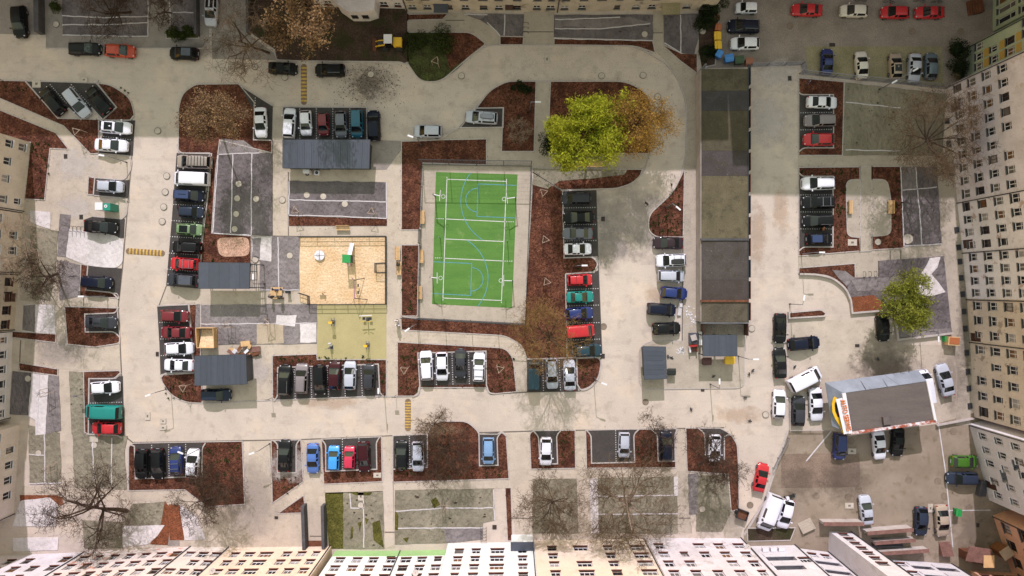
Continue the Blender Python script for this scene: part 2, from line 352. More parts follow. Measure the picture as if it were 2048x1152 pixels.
def line(mb, x0, y0, x1, y1, w=.1, z=.1): strip(mb, [tuple(G(x0, y0)[:2]), tuple(G(x1, y1)[:2])], w, z-.02, z)
def bay(pts, dots=(), kerbs=(), mat='bay'):
    z = nz(.072); o = slab('parking_bay', pts, mat, z)
    for (x0, y0, x1, y1) in dots:
        mb = MB(); L = math.hypot(x1-x0, y1-y0); n = max(3, int(L/4.6))
        for i in range(n):
            t = (i+.5)/n; p = G(x0+(x1-x0)*t, y0+(y1-y0)*t); mb.box((p.x, p.y, z), (.12, .12, .012), math.atan2(y0-y1, x1-x0))
        mb.build('bay_marking', M['linew'], o)
    for kp in kerbs: strip(MB(), mpts(kp, False), .17, 0, .15).build('kerb', M['kerb'], o)
    return o
def kerbline(pts, w=.14, z=.045, mat='seam', name='kerb'):
    strip(MB(), mpts(pts, False), w, -.02, z+.002*random.random()).build(name, M[mat], None, kind='structure')

g = MB(); g.quad((-400, -400, 0), (400, -400, 0), (400, 400, 0), (-400, 400, 0)); ground = g.build('ground', M['road'], kind='structure')
# soft grey patches of the carriageway are laid on further down
def sheet(pts, mat, z=None, hems=(), name='ground_sheet', lump=True, label=None):
    """weed fabric laid on the ground: a real thin sheet with uneven edge, raised folds"""
    base = mpts(pts); out = []
    for i in range(len(base)):
        a, b = Vector(base[i]), Vector(base[(i+1) % len(base)]); n = max(1, int((b-a).length/1.1)); nn = Vector((-(b-a).y, (b-a).x)).normalized()
        for k in range(n): q = a.lerp(b, k/n) + nn*(random.uniform(-.07, .07) if k else 0); out.append((q.x, q.y))
    z = z or nz(.085)
    o = MB().prism(out, 0, z).build(name, M[mat], None, kind='structure')
    for h in hems:
        pp = mpts(h, False); fine = []
        for i in range(len(pp)-1):
            a, b = Vector(pp[i]), Vector(pp[i+1]); n = max(1, int((b-a).length/.8))
            for k in range(n): q = a.lerp(b, k/n); fine.append((q.x+random.uniform(-.05, .05), q.y+random.uniform(-.05, .05)))
        fine.append(pp[-1]); strip(MB(), fine, .14, z-.01, z+.025).build('hem', M['hem'], o)
    return o

# --- wider surfaces first
slab('cobbled_lot', [(1400,-160),(2200,-160),(2200,150),(1890,176),(1700,158),(1611,148),(1602,131),(1405,137)], 'cobble', .016)
slab('mossy_strip', [(1612,93),(1884,93),(1888,172),(1700,157),(1613,145)], 'moss', .026)
slab('yard_lot', [(1578,861),(1660,860),(1700,872),(1870,848),(1950,825),(2200,860),(2200,1500),(1480,1500),(1488,1060),(1530,1000)], 'lot', .016)
slab('sett_patch', [(1562,908),(1717,905),(1719,974),(1562,976)], 'grid', .026)
slab('sett_patch', [(1640,906.5),(1718.5,905.3),(1720,973),(1640,975)], 'grid', .029)

# --- top left yards and pavement
P([(0,-80),(420,-80),(420,84,14),(404,96),(92,96),(92,70),(0,68)], 'pathg')
P([(0,-80),(78,-80),(78,68),(0,66)], 'pathg')
sheet([(125,-20),(297,-20),(297,73),(126,71)], 'fdark', hems=[[(125,32),(210,36),(297,33)],[(126,71),(297,73)],[(125,50),(210,50),(297,46)],[(297,0),(297,73)]])
sheet([(347,-20),(393,-20),(394,62),(347,62)], 'fdark', hems=[[(340,0),(342,60)],[(347,25),(394,26)]])
bed([(333,62),(398,62),(398,77),(333,77)], 'grass')
P([(420,-40),(500,-40),(500,70),(548,106),(553,120),(425,118)], 'pathg')
bed([(498,-40),(816,-40),(816,124),(810,128,10),(800,124,10),(600,122,8),(553,120,6),(550,100),(500,66)], 'soil')
# --- left: diagonal bays
bed([(-20,160),(52,162),(117,237),(205,240),(198,242),(198,307),(182,308),(155,280),(128,252),(-20,188)])
bed([(196,167),(222,170,14),(262,196,24),(270,232,8),(262,241),(206,240),(234,215)])
P([(-20,186),(128,252),(156,281),(183,308),(259,311),(265,318,8),(262,362,10),(184,355),(190,392),(256,396,10),(252,438,10),(187,432),(140,515),(40,515),(44,400),(90,400),(101,297),(138,299),(113,266),(-20,212)], 'pathl')
bed([(-20,212),(113,266),(138,299),(101,297),(90,400),(50,398),(62,285),(-20,275)])
bay([(52,163),(195,168),(234,215),(207,240),(185,216),(163,239),(139,217),(117,237)], [(100,168,135,208),(142,168,182,212)], [[(196,160),(195,168),(234,215),(207,240),(185,216),(163,239),(139,217),(117,237),(52,163)]])
bay([(204,241),(270,241),(266,311),(194,307),(206,270)], [(206,273,264,280)], [[(205,241),(262,241,8),(268,232)],[(206,270),(206,273)]])
kerbline([(184,355),(250,361,10),(262,340),(265,322,8),(258,312),(200,307)], mat='kerb', z=.12)
bed([(178,354),(191,355),(188,390),(176,389)])
bay([(191,355),(250,361),(260,360),(257,396),(188,390)], [], [[(191,355),(188,390)]])
kerbline([(189,391),(246,396,10),(256,408),(254,430,10),(244,438),(187,433)], mat='kerb', z=.12)
bay([(187,433),(250,438),(248,476),(170,470),(168,440)], [])
sheet([(61,421),(102,424),(101,458),(80,452),(61,443)], 'fwhite')
sheet([(121,428),(142,430),(133,514),(115,512)], 'fgrey')
sheet([(139,458),(180,462),(235,472,8),(248,484,8),(246,526,10),(233,536,6),(177,531),(133,514)], 'fwhite')
P([(40,440),(135,515),(246,540),(241,590),(237,612),(100,610),(40,600)], 'path')
sheet([(60,452),(118,462),(112,540),(100,600),(66,598)], 'fgreen'); sheet([(120,520),(160,530),(160,592),(120,600)], 'fgrey')
bed([(163,528),(177,531),(172,580),(236,587,6),(238,596),(160,592)])
bay([(177,532),(244,537),(240,592),(230,586),(172,580)], [], [[(177,531),(173,580),(226,585,8),(238,598)]])
P([(150,592),(238,596),(238,615),(130,612)], 'pathl')
bed([(130,613),(237,616),(236,626),(240,668),(241,686,8),(190,694),(136,688)])
bay([(171,628),(237,627),(240,668),(172,664)], [], [[(238,614),(232,626,6),(171,628),(172,664),(230,663,8),(241,675),(240,688)]])
sheet([(50,609,5),(110,610),(112,667),(46,664)], 'fwhite'); sheet([(48,611),(72,609),(70,664),(46,660)], 'fgrey')
bed([(20,662),(113,668),(112,685),(20,674)])
P([(0,676),(112,686),(112,610),(132,612),(136,690),(190,695),(240,690),(243,738),(170,742),(117,738),(40,728),(0,724)], 'pathl')
bed([(38,725),(117,738),(116,751),(40,741)])
sheet([(26,742),(64,746),(58,830),(20,828)], 'fdark'); sheet([(64,746),(98,750),(92,868),(72,870),(72,840),(58,832)], 'fwhite', hems=[[(80,748),(75,870)]])
sheet([(98,750),(118,752),(123,860),(92,868)], 'fgrey')
P([(117,740),(140,742),(150,1000),(122,1000)], 'pathl')
sheet([(139,742),(168,744),(172,868),(144,868)], 'fgreen'); sheet([(58,850),(120,866),(124,966),(60,967)], 'fgreen', hems=[[(90,864),(91,966)],[(60,908),(90,910)],[(60,967),(124,965)]])
sheet([(146,868),(256,872),(250,900),(254,978),(150,975)], 'fgreen', hems=[[(185,880),(190,960)],[(225,875),(224,975)]])
bed([(168,743),(240,741,8),(243,747),(232,757),(180,757),(178,868),(170,864)])
bay([(178,757),(246,752),(249,872),(178,868)], [(180,806,246,804),(184,837,247,835)], [[(243,744),(230,757,6),(179,757),(178,868),(236,870,8),(246,876)]])
MB().box(G(189,878,.05), (1.2, .75, .2)).build('utility_cover', M['cover'], None, label='pale square concrete cover slab below the red car in the left column', cat='cover')
# --- left of centre: column of bays, brown-tree bed
bed([(357,306),(358,215,10),(366,186,16),(392,169,8),(478,168),(509,205),(508,280),(544,281),(544,306),(440,280),(432,340),(424,466),(503,472),(503,530),(395,530),(404,480),(420,306)])
bay([(478,169),(546,212),(544,281),(508,280),(508,222)], [(511,194,511,214)], [[(478,169),(546,212)],[(508,260),(508,280),(544,281)]])
bay([(354,306),(422,306),(415,395),(405,480),(397,577),(333,571),(345,430)], [(346,409,412,412),(342,441,405,445),(339,473,404,477),(337,506,398,510),(334,538,398,544)], [[(354,290),(360,306,8),(424,308),(416,395),(406,478),(398,577)]])
sheet([(447,277),(486,281),(521,306),(544,306),(544,472),(425,466),(432,350),(436,306)], 'fdark', hems=[[(436,309),(520,306)],[(467,308),(462,466)],[(504,308),(503,470)],[(425,466),(503,471)],[(437,308),(426,466)]])
sheet([(444,278),(488,281),(519,304),(437,308)], 'fgrey')
bed([(434,476,12),(499,474,14),(500,512,14),(438,514,16)], 'gravel', 0, 'gravel_patch').location.z = .03
P([(545,212),(567,213),(566,280),(577,344),(577,472),(545,472)], 'pathl')
P([(566,338),(742,338),(773,282),(803,282),(803,700),(795,792),(773,792),(773,473),(577,473),(577,362)], 'pathl')
P([(742,280),(803,282),(803,300),(773,340),(742,340)], 'pathg')
bay([(566,214),(734,215),(733,280),(566,280)], [(600,216,600,279),(633,216,633,279),(666,216,666,279),(700,216,700,279)], [[(566,280),(566,214),(734,215),(734,280)]])
sheet([(578,362),(774,365),(773,437),(578,431)], 'fdark', hems=[[(578,400),(680,402),(773,404)],[(578,431),(660,432),(773,437)],[(773,365),(774,437)],[(579,363),(578,431)]])
bed([(578,432),(774,438),(774,452),(578,452)], kerb=.05)
sheet([(504,473),(599,474),(599,580),(520,580),(520,522),(505,516)], 'fgrey', hems=[[(557,475),(558,580)],[(520,580),(599,580)]])
sheet([(505,475),(544,473),(543,523),(522,520),(505,513)], 'fwhite'); sheet([(505,477),(523,475),(520,518),(505,513)], 'fgrey', .112)
slab('sand_pit', [(600,474),(773,473),(773,608),(618,608),(600,604)], 'sand', .03)
P([(333,572),(400,578),(600,580),(618,608),(400,608),(330,606),(318,612)], 'pathl')
sheet([(392,610),(634,608),(634,687),(392,690)], 'fgrey', hems=[[(402,648),(634,646)]])
sheet([(514,648),(567,648),(568,686),(514,688)], 'ftan'); sheet([(554,630),(594,630),(590,653),(552,648)], 'fwhite', .115); sheet([(600,648),(633,648),(633,684),(601,685)], 'fwhite')
slab('rubber_surface', [(634,608),(773,608),(773,718),(635,718)], 'rubber', .04)
bay([(315,612),(378,609),(389,745),(323,747)], [(318,645,380,643),(320,678,383,676),(321,711,386,709)], [[(315,612),(378,609),(389,745)],[(389,745),(330,746,8),(322,756)]])
bed([(379,609),(402,608),(402,745),(390,745)])
bed([(323,750),(390,746),(404,745),(405,806),(372,805,16),(340,788,20),(324,762,10)])
P([(402,688),(545,690),(634,684),(634,708),(545,711),(546,798),(405,806),(404,770)], 'pathl')
bed([(545,711),(634,708),(635,719),(773,719),(773,792),(750,792),(552,800),(546,796)])
bay([(556,734),(757,727),(760,792),(553,799)], [(589,737,591,799),(622,735,624,796),(655,733,657,795),(689,731,691,794),(722,729,725,793)], [[(548,802),(556,792,6),(556,735),(757,728),(760,785,6),(768,793)]])
# --- court and its beds
bed([(803,283),(836,282),(880,280),(973,278),(973,330),(846,326),(840,460),(803,460)])
bed([(803,490),(838,490),(835,632),(803,632)])
P([(803,460),(842,460),(840,489),(803,490)], 'pathl')
slab('court_apron', [(843,327),(1064,331),(1049,647),(836,637)], 'path', .03)
court = slab('sports_court', [(872,344),(1035,349),(1024,616),(864,608)], 'court', .045)
def cline(nm, mat, segs, w=.1, z=.052):
    mb = MB()
    for s in segs: strip(mb, [tuple(G(*p)[:2]) for p in s], w, z-.005, z)
    return mb.build(nm, M[mat], court)
def arc3(a, b, c, n=26):
    ax, ay = a; bx, by = b; cx, cy = c; dd = 2*(ax*(by-cy)+bx*(cy-ay)+cx*(ay-by))
    ux = ((ax*ax+ay*ay)*(by-cy)+(bx*bx+by*by)*(cy-ay)+(cx*cx+cy*cy)*(ay-by))/dd
    uy = ((ax*ax+ay*ay)*(cx-bx)+(bx*bx+by*by)*(ax-cx)+(cx*cx+cy*cy)*(bx-ax))/dd
    r = math.hypot(ax-ux, ay-uy); t0, t1, t2 = [math.atan2(p[1]-uy, p[0]-ux) for p in (a, b, c)]
    def un(t, ref):
        while t < ref-math.pi: t += 2*math.pi
        while t > ref+math.pi: t -= 2*math.pi
        return t
    t0 = un(t0, t1); t2 = un(t2, t1)
    return [(ux+r*math.cos(t0+(t2-t0)*i/n), uy+r*math.sin(t0+(t2-t0)*i/n)) for i in range(n+1)]
cline('court_line', 'linew', [[(894,358.6),(1013,363),(1003,601),(886,596),(894,358.6)],[(891,438),(1010,443.5)],[(890,478),(1007.5,483)],[(888.5,516.5),(1006.5,522)],[(894,354),(894,357)],[(1013,358),(1013,362)],[(886,598),(886,601)],[(1003,603),(1003,606)]], .10)
cline('court_line', 'linew', [[(873+i*4,437.3+i*.1),(875.4+i*4,437.4+i*.1)] for i in range(4)]+[[(1012+i*4.4,443.6),(1014.6+i*4.4,443.7)] for i in range(4)]+[[(870+i*4,515.8),(872.4+i*4,515.9)] for i in range(4)]+[[(1009+i*4.4,522.2),(1011.6+i*4.4,522.3)] for i in range(4)], .10)
cline('court_line', 'lineb', [[(1033,371),(956.5,368),(954,433),(1030,436)], arc3((955.5,376.5),(931.5,401),(954.5,424)), [(867,523.5),(943.5,527),(941.5,591),(865,587)], arc3((944.5,535),(966,557),(942.5,582))], .10, .054)
cline('court_line', 'lineb', [arc3((941.5,346),(922,396),(965,479.5)), arc3((934,480.5),(976,551),(956,612))], .10, .056)
bed([(803,633),(836,637),(1049,648),(1050,620),(1066,345),(1120,378),(1126,382),(1128,516),(1190,514,6),(1196,530,8),(1188,545),(1131,548),(1134,717),(1054,717),(1044,690,12),(1010,671,14),(803,660)])
P([(803,658),(1010,670,16),(1046,688,18),(1053,716),(1053,783),(1032,784),(1028,720,20),(1010,696,16),(795,685),(795,660)], 'pathl')
bed([(795,684),(1010,696,14),(1026,715,14),(1033,783),(982,788,6),(972,775,4),(838,775),(836,786,6),(828,792),(795,792)])
bay([(836,706),(972,702),(973,768),(840,772)], [(872,706,873,771),(904,705,906,770),(937,704,939,769)], [[(826,793),(838,788,8),(840,772),(836,706),(972,702),(973,770),(978,786,8),(990,787)]])
bay([(1125,382),(1192,380),(1196,512),(1128,516)], [(1127,416,1192,415),(1128,449,1193,449),(1128,482,1194,481)], [[(1194,379),(1125,382),(1128,516),(1186,514,8),(1196,528,6),(1188,544,6),(1131,548)]])
bay([(1131,548),(1188,545),(1197,540),(1204,713),(1134,717)], [(1132,579,1198,577),(1132,612,1199,610),(1134,646,1200,645),(1135,680,1201,678)], [[(1131,548),(1134,717)]])
bay([(1054,718),(1153,716),(1156,782),(1054,784)], [(1085,719,1087,783),(1118,718,1121,782)], [[(1053,718),(1195,714,8),(1203,722,10),(1198,755,10),(1180,776,10),(1162,781,6),(1154,768),(1153,716)]])
bed([(1154,717),(1196,715,8),(1202,724,8),(1197,755,10),(1178,775,10),(1160,780,6),(1155,768)], kerb=.06)
# --- top centre
P([(816,26),(930,26),(960,41),(985,55),(1000,75),(1000,90),(972,92),(960,70,14),(940,65),(816,66)])
bed([(816,65),(942,65,14),(972,88,6),(948,106,8),(915,140,14),(880,165,20),(840,163,16),(816,128)], 'dgrass')
bed([(880,65),(942,65,14),(972,88,6),(948,106,8),(900,140)], 'mulch', 0)
bed([(816,29),(896,28),(885,39),(816,41)])
sheet([(928,28),(1048,29),(1046,73),(1000,73),(986,56),(960,40)], 'fdark', hems=[[(1010,30),(1008,72)],[(928,29),(975,30)],[(975,45),(1000,72)]])
sheet([(928,28),(976,29),(960,40)], 'fgrey')
bed([(1000,73),(1047,74),(1046,90),(1000,90)])
P([(1048,24),(1109,24),(1108,90),(1047,90)])
bed([(1108,76),(1305,82),(1310,106),(1270,92,14),(1108,90)])
sheet([(1108,30),(1306,30),(1305,82),(1200,79),(1108,78)], 'fdark', hems=[[(1110,40),(1170,38),(1240,35)],[(1110,58),(1200,58),(1300,48)],[(1108,78),(1305,82)]])
sheet([(1110,34),(1180,40),(1260,34),(1304,46),(1270,52),(1200,60),(1130,52),(1110,60)], 'fgrey', .108)
P([(1306,20),(1327,20),(1326,92),(1395,150),(1397,700),(1366,720),(1367,340),(1372,310),(1374,215,30),(1350,140,30),(1306,98)])
bed([(1326,91),(1362,107),(1394,108),(1394,147),(1360,122)])
sheet([(1327,29),(1402,28),(1396,80),(1388,110),(1364,107),(1328,88)], 'fdark', hems=[[(1361,30),(1361,105)],[(1328,86),(1362,107)]])
bed([(1395,-60),(1440,-60),(1436,40),(1430,130),(1402,136),(1396,100)], 'soil')
bed([(952,216),(980,180,20),(1015,163,10),(1072,162),(1068,303),(1003,303),(1006,216)])
bay([(953,217),(1007,216),(1006,255),(917,256)], [], [[(953,217),(1007,216),(1006,255),(917,256)]])
P([(917,256),(1006,255),(1003,303),(1068,303),(1072,162),(1101,162),(1096,307),(1301,307),(1290,338,8),(1200,340),(1064,334),(973,330),(973,278),(880,281)], 'path')
bed([(1101,163),(1255,163,24),(1300,190,24),(1301,307),(1095,307)])
bed([(1066,345),(1064,336),(1284,339),(1280,352,10),(1262,368,12),(1232,377,8),(1122,380)], 'mulch')
sheet([(1064,335),(1255,339),(1248,350),(1180,358),(1120,362),(1095,378),(1066,370)], 'fgreen')
bed([(1368,340),(1366,474),(1312,474,10),(1297,462,10),(1297,430,20),(1345,386,20),(1362,352)])
kerbline([(816,128),(840,163,16),(880,165,20),(948,106,14),(975,91,14),(1108,91),(1270,92,24),(1345,135,30),(1374,205,30),(1371,310),(1362,352),(1345,386,20),(1297,430,20),(1297,462,10),(1312,474,8),(1366,474)], mat='kerb', z=.12)
kerbline([(860,282),(920,256),(953,217),(980,180,20),(1015,163,12),(1255,163,24),(1301,192,30),(1301,306),(1288,345,14),(1262,368,12),(1232,377,8),(1122,381)], mat='kerb', z=.12)
kerbline([(1366,474),(1364,700)], mat='seam'); kerbline([(92,97),(404,97),(420,84,14),(420,0)], mat='kerb', z=.1)
kerbline([(553,121),(600,123,8),(800,125),(816,130)], mat='kerb', z=.1)
kerbline([(0,161),(196,166)], mat='kerb', z=.1); kerbline([(478,168),(392,168)], mat='kerb', z=.1)
kerbline([(270,241),(260,360),(245,540),(237,610),(243,740),(250,872),(266,885),(485,881),(600,879),(860,868),(1060,862),(1448,855)], mat='seam')
kerbline([(333,572),(318,612),(322,750)], mat='seam'); kerbline([(405,807),(550,800),(768,793),(830,792)], mat='kerb', z=.06)
kerbline([(980,788),(1055,784),(1160,782),(1204,714),(1196,515),(1192,380)], mat='seam')
kerbline([(545,280),(545,472),(600,473),(773,473)], mat='seam'); kerbline([(577,344),(577,472)], mat='seam')
# --- the waste island
slab('waste_island', [(1278,695,14),(1300,682,8),(1366,682),(1366,650),(1398,646),(1488,650),(1488,770,12),(1476,776,10),(1290,778,14),(1278,765,10)], 'path', .09, .11)
# --- right: bays, plaza
bed([(1597,156),(1688,164),(1684,311),(1597,311)])
bay([(1597,190),(1666,190),(1666,296),(1597,296)], [(1599,226,1664,225),(1599,260,1664,259)], [[(1597,186),(1604,190,6),(1666,190),(1666,296),(1606,296,6),(1597,304)]])
sheet([(1686,165),(1892,188),(1888,240),(1884,311),(1684,311)], 'fgreen', hems=[[(1690,205),(1740,210),(1800,216)],[(1690,300),(1800,302)]])
bed([(1718,250,6),(1740,242,10),(1800,240),(1860,236),(1850,245),(1790,250),(1740,252,6)], 'soil', 0)
P([(1596,311),(1900,312),(1910,333),(1596,334)])
bed([(1597,335),(1720,334),(1720,475),(1719,502),(1597,512)]); bed([(1743,333),(1801,333),(1807,496),(1743,500)])
bay([(1597,353),(1665,353),(1665,494),(1597,494)], [(1599,390,1664,390),(1599,424,1664,424),(1599,458,1664,458)], [[(1597,346),(1604,353,6),(1665,353),(1665,494),(1606,494,6),(1597,502)]])
slab('plaza', [(1719,333),(1743,333),(1743,359),(1774,359,14),(1781,400,10),(1781,470,14),(1742,473),(1742,502),(1719,503),(1719,475),(1694,473,14),(1692,400,10),(1692,360,14),(1719,359)], 'path', .085, .1)
sheet([(1799,334),(1873,334),(1882,488),(1806,494)], 'fdark', hems=[[(1830,334),(1838,420),(1843,490)],[(1804,381),(1873,374)],[(1800,335),(1807,493)],[(1806,493),(1882,488)]])
sheet([(1802,334),(1831,334),(1833,380),(1804,382)], 'fgrey')
P([(1596,513),(1719,502),(1883,488),(1872,312),(1914,312),(1945,700),(1940,850),(1912,850),(1915,740),(1903,690),(1884,510),(1756,522),(1756,554),(1709,556),(1709,526),(1596,536)], 'path')
bed([(1597,536),(1709,527),(1710,553),(1700,590),(1690,575,12),(1660,552,14),(1630,548),(1597,547)])
raised = [(1700,592,8),(1690,574,12),(1709,555),(1756,554),(1756,522),(1885,512),(1901,666),(1793,678),(1789,640),(1760,621),(1702,626)]
slab('raised_bed', raised, 'fdark', .28)
def psheet(pts, mat, z): sheet(pts, mat, z)
psheet([(1760,526),(1856,516),(1860,548),(1800,552),(1775,530)], 'fdark', .30); psheet([(1700,560),(1800,552),(1830,546),(1835,572),(1790,580),(1712,582)], 'fgrey', .312)
psheet([(1857,516),(1878,514),(1872,535),(1860,548),(1888,584),(1862,592),(1832,590),(1834,560)], 'fwhite', .31); psheet([(1864,592),(1892,586),(1899,655),(1850,662),(1846,620)], 'fdark', .315)
psheet([(1795,645),(1812,650),(1830,662),(1850,660),(1900,655),(1901,665),(1794,676)], 'fgrey', .318); psheet([(1664,540),(1690,542),(1708,556),(1712,590),(1694,574),(1676,556)], 'fgrey', .12)
bed([(1701,594),(1745,590),(1766,608),(1758,620),(1703,624)], 'mulchl', 0).location.z = .27
strip(MB(), mpts([(1597,548),(1632,549,12),(1664,556,14),(1690,578,12),(1699,600),(1702,626),(1762,621)], False), .25, 0, .45).build('garden_wall', M['conc'], None, label='low pale concrete kerb wall curving round the torn fabric bed', cat='wall')
strip(MB(), mpts([(1788,640),(1793,679),(1902,666)], False), .28, 0, .5).build('garden_wall', M['conc'], None, label='low pale concrete wall in front of the bright green tree bed', cat='wall')
o = slab('planter_strip', [(1576,625),(1640,619,5),(1650,627,5),(1645,632),(1576,636)], 'mulch', .42); strip(MB(), mpts([(1576,625),(1640,619,5),(1650,627,5),(1645,632),(1576,636)]), .2, 0, .47, True).build('kerb', M['conc'], o)
slab('light_paving', [(1598,640),(1790,640),(1796,690),(1890,690),(1912,740),(1912,850),(1870,842),(1660,856),(1578,858),(1578,640)], 'pathl', .012)
# --- bottom row of bays
P([(500,882),(543,881),(546,1010),(556,1026),(611,1025),(612,1096),(330,1096),(330,1010),(370,980),(415,1012),(492,1010)], 'pathl')
bed([(258,892,6),(268,886),(485,882),(490,1008),(415,1013),(370,979),(258,981)])
bay([(270,888),(405,885),(405,952),(272,957)], [(304,888,305,955),(338,887,339,953),(372,886,373,952)], [[(262,889),(270,892),(272,957),(405,952),(405,896,6),(412,885)]])
P([(150,975),(258,981),(370,979),(412,1012),(330,1012),(320,1002),(40,1002),(46,972)], 'pathl')
bed([(543,881),(602,879),(607,963),(545,1006)])
bay([(553,882),(597,880),(593,888),(593,945),(556,945),(556,890)], [], [[(548,881),(556,888,6),(556,945),(593,945),(593,888,6),(600,879)]])
bed([(556,1027),(608,990),(611,1025)]); P([(545,1006),(608,963),(608,990),(556,1027)], 'pathl')
P([(602,879),(643,878),(650,985),(651,1006),(648,1090),(620,1090),(610,1006)], 'pathl')
bed([(643,878),(763,873),(765,963),(648,968)])
bay([(648,877),(757,873),(753,884),(754,938),(652,942),(652,886)], [(685,876,686,940),(718,875,720,938)], [[(643,878),(652,888,6),(652,942),(754,938),(753,884,6),(760,873)]])
P([(763,872),(786,871),(788,1090),(768,1096),(765,963),(650,968),(650,985),(766,982),(770,1096),(790,1096),(790,980),(1018,976),(1018,957),(786,963)], 'pathl')
bed([(786,871),(855,868),(862,848,12),(880,842,8),(935,842,12),(958,863,8),(958,868),(995,868),(1003,862,5),(1012,868,5),(1018,957),(786,964)])
bay([(786,871),(855,868),(855,934),(786,938)], [(819,870,820,935)], [[(786,938),(855,934),(855,866,4),(864,848,14),(880,842,8),(935,842,14),(958,864,8),(959,931),(996,930),(994,875,5),(1003,863,6),(1013,872)]])
bay([(958,868),(996,865),(994,875),(996,930),(960,931)])
P([(1013,868),(1061,866),(1062,938),(1152,936),(1151,860),(1171,859),(1172,935),(1350,935),(1350,856),(1372,856),(1380,1068),(1030,1075),(1022,976),(1018,957)], 'pathl')
bed([(1011,976),(1021,976),(1024,1080),(1016,1080)], kerb=.04)
bed([(1059,868,5),(1066,861,5),(1150,860),(1151,936),(1062,938)])
bay([(1068,862),(1118,861),(1113,872),(1115,927),(1080,928),(1077,872)], [], [[(1066,861),(1077,872,8),(1080,928),(1115,927),(1113,870,8),(1122,860)]])
bed([(1171,860),(1268,858),(1312,858),(1352,857),(1351,935),(1173,936)])
bay([(1176,860),(1272,858),(1268,870),(1269,924),(1183,926),(1182,870)], [(1231,859,1232,924)], [[(1172,859),(1182,870,8),(1183,926),(1269,924),(1267,868,8),(1278,858)]])
bay([(1306,858),(1352,857),(1350,922),(1316,922),(1314,870)], [], [[(1302,858),(1314,868,8),(1316,922),(1350,922),(1349,868,8),(1356,857)]])
bed([(1371,856),(1440,856),(1462,868,12),(1476,890,12),(1478,1018),(1462,1022),(1456,948),(1374,942)])
bay([(1400,856),(1440,856),(1462,868,8),(1448,880),(1449,920),(1412,922),(1410,870)], [], [[(1396,856),(1409,866,8),(1410,912)],[(1448,920),(1448,872,6),(1460,867,6),(1474,888,8),(1477,940)]])
slab('grass_strip', [(650,987),(687,987),(688,1097),(658,1097)], 'grass', .06)
sheet([(687,985),(766,983),(769,1097),(687,1097)], 'fgreen', hems=[[(727,985),(728,1095)],[(700,986),(702,1016),(728,1016)]])
sheet([(790,980),(988,977),(990,1040),(966,1045),(966,1078),(894,1085),(790,1088)], 'fgreen', hems=[[(790,1022),(880,1016),(988,1015)],[(790,1056),(965,1055)],[(987,978),(989,1040)]])
sheet([(888,1055),(965,1055),(966,1078),(892,1084)], 'fgrey', .112)
for tp in ([(745,1045),(760,1040),(768,1095),(748,1080)], [(703,1055),(707,1052),(706,1075),(701,1078)], [(716,1045),(724,1042),(720,1062)], [(730,1035),(738,1038),(733,1048)], [(862,1000),(872,994),(880,1008),(868,1016)], [(806,1076),(818,1074),(814,1084)], [(790,1020),(797,1030),(796,1060),(790,1058)], [(700,984),(745,984),(740,990),(712,990)]):
    bed(tp, 'grass', 0, 'torn_hole').location.z = .065
sheet([(1065,957),(1153,957),(1156,1066),(1065,1066)], 'fgreen'); sheet([(1195,955),(1354,953),(1356,1066),(1198,1066)], 'fgreen', hems=[[(1196,992),(1355,990)],[(1196,1028),(1355,1027)]])
sheet([(1178,958),(1195,956),(1198,1066),(1182,1066)], 'fwhite'); sheet([(1347,953),(1355,953),(1356,990),(1348,990)], 'fwhite', .11)
sheet([(1376,948),(1396,946),(1398,1028),(1378,1028)], 'fgrey'); sheet([(1396,952),(1456,948),(1462,1022),(1444,1062),(1392,1062)], 'fgreen')
P([(1356,942),(1374,942),(1384,1066),(1357,1066)], 'path')
slab('tan_flagstone', [(1465,1022),(1480,1018),(1492,1030),(1480,1078),(1450,1078),(1444,1052,20)], 'path', .03)
# bottom left
sheet([(264,1008),(330,1003),(322,1050),(250,1050)], 'fgreen'); sheet([(42,1000,6),(70,998),(100,994),(116,1008),(112,1052),(26,1052)], 'fwhite', hems=[]); sheet([(27,1076),(118,1074),(116,1100),(27,1102)], 'fwhite')
sheet([(245,1052),(330,1050),(315,1072),(296,1088),(246,1094)], 'fwhite'); sheet([(360,1008),(395,1032),(412,1078),(370,1080)], 'fwhite')
bed([(330,1002),(345,1020),(336,1090),(300,1088),(320,1060)], 'mulchl', 0); bed([(338,1008),(362,1010),(372,1050),(368,1080),(340,1080)], 'mulchl', 0)
bed([(40,990),(110,990),(126,994),(126,1010),(116,1010),(100,994),(60,1000),(42,1006)], 'mulchl', 0)
P([(336,1050),(358,1050),(360,1092),(336,1092)], 'pathg'); sheet([(165,1040),(245,1045),(246,1096),(170,1096)], 'fgreen')
bed([(1494,1056),(1590,1055),(1580,1080),(1495,1082)], 'soil'); sheet([(1080,1040),(1156,1040),(1156,1066),(1082,1066)], 'fgreen')
# seams across the paths
for sgm in ([(1780,502),(1780,522)],[(1801,500),(1801,520)],[(168,594),(168,612)],[(42,680),(40,726)],[(1045,64),(1107,64)],[(1306,66),(1326,66)],[(620,1072),(650,1072)],[(770,1064),(790,1064)],[(838,1040),(866,1040)],[(891,41),(929,41)],[(1022,1036),(1065,1036)],[(1357,1036),(1380,1036)]):
    kerbline(sgm, .12, .055)

